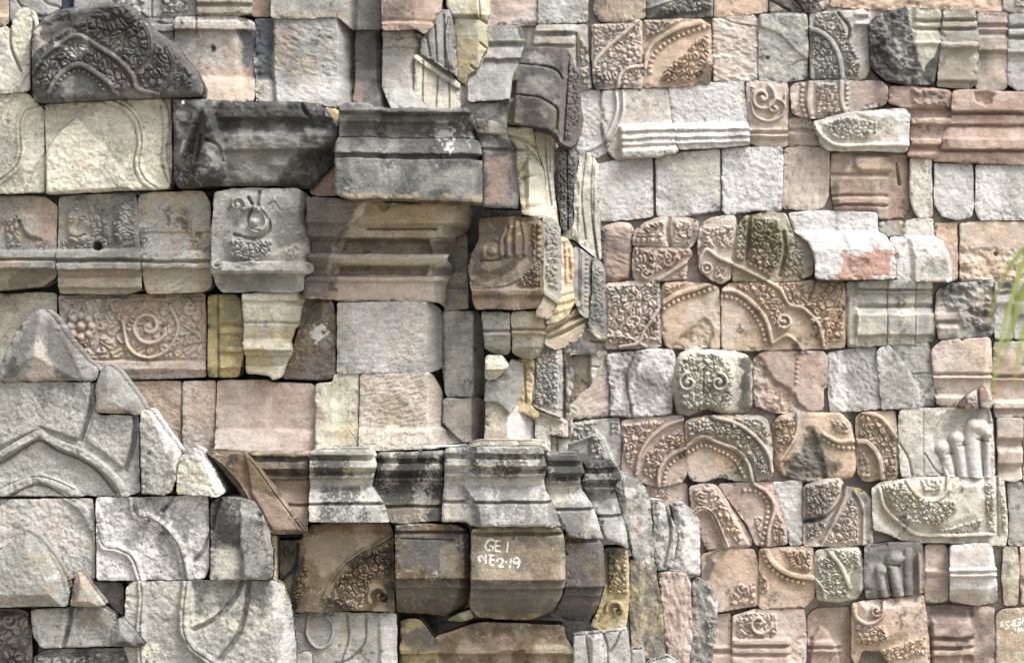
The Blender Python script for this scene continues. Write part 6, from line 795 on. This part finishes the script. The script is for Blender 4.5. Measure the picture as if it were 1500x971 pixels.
S('moulded_block', 'broad white-grey jutting block with two fine ridges and a rounded underside', 'moulded stone', [(1391, 798), (1430, 795), (1452, 796), (1456, 820), (1462, 860), (1466, 884), (1430, 886), (1392, 881)], 22, 'Wgp', prof([(795, 3), (831, 3), (834, 10), (838, 3), (842, 10), (846, 3), (862, 0), (888, -16)]), plan([(0, 0), (1448, 0), (1458, -16), (1470, -18)], .6), stain_or_light('O', [(1396, 860), (1440, 866), (1430, 884), (1396, 880)], .3), stain_or_light('O', [(1402, 806), (1410, 806), (1412, 850), (1402, 850)], .25), mat='f', lich=.03)
S('stone_block', 'narrow beige upright block with a blue-grey streak, right of the white-grey jutting block', 'stone block', [(1471, 802), (1490, 801), (1493, 840), (1491, 885), (1472, 886), (1468, 850)], 4, 'bCg', stain_or_light('X', [(1470, 820), (1478, 820), (1478, 870), (1470, 874)], .4))
S('stone_block', 'peach sliver of block at the right edge beside the narrow beige upright one', 'stone block', [(1495, 801), (1560, 801), (1560, 885), (1496, 884)], 2, 'OP')
# ---- tenth course
S('moulded_block', 'reddish block stub with base ridges tucked beside the near tower at the bottom', 'moulded stone', [(1036, 902), (1070, 898), (1072, 950), (1072, 1010), (1036, 1010)], 0, 'PRp', prof([(898, 0), (944, 0), (948, 6), (954, -2), (960, 6), (1010, 3)]))
S('carved_block', 'pinkish block with a round worn wreath over three straight ridges at the bottom', 'carved stone', [(1073, 902), (1100, 893), (1150, 890), (1178, 892), (1181, 920), (1180, 1010), (1073, 1010)], 6, 'PpR', prof([(890, 0), (932, 0), (936, 8), (942, 8), (945, -2), (950, 6), (955, 6), (958, -2), (964, 5), (1010, 3)], x1=1156), spiral(1112, 912, 18, 1.2, 6, 7, ball=False), fol([(1078, 908), (1092, 896), (1136, 898), (1140, 926), (1130, 934), (1078, 934)], 9, 5, worn=.2), brk([(1158, 934), (1182, 930), (1182, 975), (1156, 968)], 2, 3, 2), g=1.5)
S('moulded_block', 'reddish block with a broken triangular moulding stub, between the wreath and serpent belly', 'moulded stone', [(1183, 900), (1196, 890), (1244, 888), (1248, 930), (1256, 1010), (1183, 1010)], 0, 'RPb', lift([(1188, 930), (1200, 914), (1212, 922), (1226, 944), (1240, 1010), (1180, 1010)], 8, 4), prof([(888, 0), (936, 0), (939, 5), (944, 5), (947, -3), (952, 5), (958, -2), (1010, 3)], x1=1232), stain_or_light('G', [(1200, 892), (1244, 890), (1244, 930), (1214, 920)], .35))
S('carved_block', 'peach block with a coiled spiral, scaly buds and a smooth curved belly at the bottom', 'carved stone', [(1248, 884), (1280, 878), (1352, 872), (1356, 900), (1360, 940), (1363, 1010), (1330, 1010), (1290, 952), (1262, 952), (1254, 980), (1248, 960)], 16, 'OPp', lift([(1256, 880), (1350, 874), (1348, 900), (1330, 930), (1290, 948), (1250, 944)], 7, 12), band([(1250, 886), (1254, 904), (1270, 912), (1290, 902), (1294, 880)], 6, 6), spiral(1282, 893, 9, 1.4, 4, 7), fol([(1250, 912), (1294, 914), (1302, 934), (1286, 948), (1252, 944)], 8, 6), fol([(1290, 952), (1336, 936), (1356, 930), (1358, 960), (1300, 970)], 8, 5), stain_or_light('G', [(1262, 952), (1290, 952), (1300, 1000), (1262, 1000)], .5), g=1.45)
S('moulded_block', 'deep reddish block with shadowed angular stepped mouldings at the bottom right', 'moulded stone', [(1357, 888), (1380, 886), (1456, 890), (1458, 950), (1458, 1010), (1364, 1010), (1360, 940)], 0, 'RVP', lift([(1360, 900), (1420, 900), (1430, 926), (1418, 940), (1412, 960), (1416, 1010), (1360, 1010)], 12, 6), prof([(886, -6), (902, -6), (910, 6), (930, 8), (934, -5), (938, 5), (944, 6), (948, -6), (952, 5), (958, 6), (962, -5), (1010, 3)], x1=1424), stain_or_light('V', [(1362, 888), (1416, 890), (1414, 902), (1362, 900)], .5))
IM = [[(1465.5, 918), (1468, 915), (1470, 912), (1467, 910.5), (1465.5, 914), (1469, 917)], [(1477, 910), (1473, 911.5), (1475, 915), (1477.5, 918), (1474, 921), (1472.5, 920)], [(1480.3, 915), (1480.8, 915)], [(1488, 908), (1484, 909.5), (1484.5, 912), (1487, 912.5), (1484, 914), (1484.5, 917), (1488, 916)],
      [(1494.5, 906), (1494, 915)], [(1494.5, 906), (1490, 906.5)], [(1494.3, 910.5), (1491, 911)], [(1494, 915), (1490.5, 915.5)], [(1498, 905), (1497.5, 915)],
      [(1481.5, 927), (1482, 927)], [(1486, 920), (1487.5, 926)], [(1491, 925), (1492, 919), (1494, 924), (1496, 919), (1498, 925)]]
S('stone_block', 'tan block with upside-down chalk numbers ending 3-26 in the bottom right corner', 'stone block', [(1459, 900), (1468, 892), (1500, 889), (1560, 889), (1560, 1010), (1460, 1010)], 4, 'bOC', mark(IM, 2.0), g=.8, lich=.03)

# ================================================================== small things
def tube(pts, r0, r1, sides=10, closed=True):
    pts = [np.array(p, float) for p in pts]; n = len(pts); V = []; F = []
    for i, p in enumerate(pts):
        t = pts[min(i + 1, n - 1)] - pts[max(i - 1, 0)]; t /= np.linalg.norm(t)
        a = np.cross(t, (0, 0, 1)); a = a / (np.linalg.norm(a) + 1e-9) if np.linalg.norm(a) > 1e-3 else np.array([1, 0, 0]); b = np.cross(t, a)
        r = r0 + (r1 - r0) * i / (n - 1)
        for k in range(sides):
            q = 2 * math.pi * k / sides; V.append(p + r * (a * math.cos(q) + b * math.sin(q)))
    for i in range(n - 1):
        for k in range(sides):
            F.append((i * sides + k, i * sides + (k + 1) % sides, (i + 1) * sides + (k + 1) % sides, (i + 1) * sides + k))
    F.append(tuple(range(sides))[::-1]); F.append(tuple((n - 1) * sides + k for k in range(sides)))
    return V, F
def poly_obj(name, V, F, mat, smooth=True):
    me = bpy.data.meshes.new(name); V = np.array(V); lo = V.mean(0); me.from_pydata([tuple(v) for v in V - lo], [], F); me.update()
    if smooth: me.polygons.foreach_set('use_smooth', [True] * len(me.polygons))
    me.materials.append(mat); return link(name, me, None, lo)
def W(px, py, y):
    s = S0 * (D0 + y) / D0; return ((px - 750) * s, y, (485.5 - py) * s)
rod = [W(615.5, 661, -.34), W(616, 659.5, -.36), W(618, 656.5, -.38), W(622, 654.5, -.38), W(630, 654.2, -.37), W(655, 653.5, -.33), W(683, 651, -.29)]
rod = [tuple(p) for p in smooth_path([r[:] for r in rod], .01)] if False else rod
V, F = tube(rod, .0065, .006)
o = poly_obj('metal_rod', V, F, simple_material('galvanised_steel', (.62, .63, .66), .28, .85)); o['label'] = 'thin bent shiny steel rod lying on the black cornice ledge'; o['category'] = 'rod'
tw = [W(509, 623, -.14), W(516, 636, -.20), W(524, 648, -.27), W(532, 656, -.36)]
V, F = tube(tw, .0022, .0012, 6)
o = poly_obj('dry_twig', V, F, simple_material('dry_twig_bark', (.16, .12, .08), .9)); o['label'] = 'thin dry twig leaning on the flared foot of the cream stone above the cornice'; o['category'] = 'twig'
V2, F2 = tube([W(514, 634, -.19), W(526, 642, -.24), W(540, 653, -.36)], .0016, .001, 5)
t2 = poly_obj('side_shoot', V2, F2, bpy.data.materials['dry_twig_bark']); w_ = t2.location.copy(); t2.parent = o; t2.location = w_ - o.location

# green leaf blades hanging into the picture from the right, nearer to the camera
LEAFM = simple_material('green_leaf', (.42, .50, .14), .5, 0, 12, .35)
LEAFM.node_tree.nodes['Principled BSDF'].inputs['Transmission Weight'].default_value = 0.0
def blade(parent, pts, w0, y):
    """a long narrow blade folded along its midrib"""
    P = smooth_path(pts, 6); n = len(P); s = S0 * (D0 + y) / D0; V = []; F = []
    for i, p in enumerate(P):
        t = P[min(i + 1, n - 1)] - P[max(i - 1, 0)]; t = t / np.hypot(*t); nn = np.array([-t[1], t[0]])
        u = i / (n - 1); ww = w0 * (1 - u) ** .7 * min(1, .5 + 3 * u) + .25
        for k, dz in ((-1, 0), (0, .35), (1, 0), (0, .30)):
            q = p + nn * ww * k; V.append(((q[0] - 750) * s, y + dz * ww * s * (1 if k == 0 else 0) + u * .15 + (.003 if dz == .30 else 0), (485.5 - q[1]) * s))
    for i in range(n - 1):
        a, b = i * 4, i * 4 + 4
        F += [(a, a + 1, b + 1, b), (a + 1, a + 2, b + 2, b + 1), (a + 2, a + 3, b + 3, b + 2), (a + 3, a, b, b + 3)]
    V = np.array(V); me = bpy.data.meshes.new('leaf_blade'); org = np.array(parent.location)
    me.from_pydata([tuple(v) for v in V - org], [], F); me.update(); me.polygons.foreach_set('use_smooth', [True] * len(me.polygons)); me.materials.append(LEAFM)
    return link('leaf_blade', me, parent)
YL = -12.0
frond = bpy.data.objects.new('palm_frond', None); sc.collection.objects.link(frond); frond.location = W(1560, 330, YL)
frond['label'] = 'blurred green drooping palm frond blades hanging in front of the right edge'; frond['category'] = 'palm frond'
for pts, ww in [([(1560, 330), (1515, 360), (1490, 430), (1474, 510), (1464, 590)], 5), ([(1560, 340), (1520, 350), (1488, 385), (1470, 430), (1458, 478)], 4.5), ([(1560, 350), (1522, 390), (1500, 450), (1480, 530), (1468, 560)], 4),
                ([(1560, 380), (1530, 420), (1508, 480), (1498, 560), (1495, 580)], 5), ([(1560, 360), (1524, 400), (1500, 430), (1484, 500), (1470, 520)], 3.5)]:
    blade(frond, pts, ww, YL)
V, F = tube([W(1600, 318, YL - .2), W(1575, 324, YL), W(1552, 336, YL), W(1540, 350, YL)], .012, .006, 8)
st = poly_obj('midrib', V, F, LEAFM); q = st.location.copy(); st.parent = frond; st.location = q - frond.location
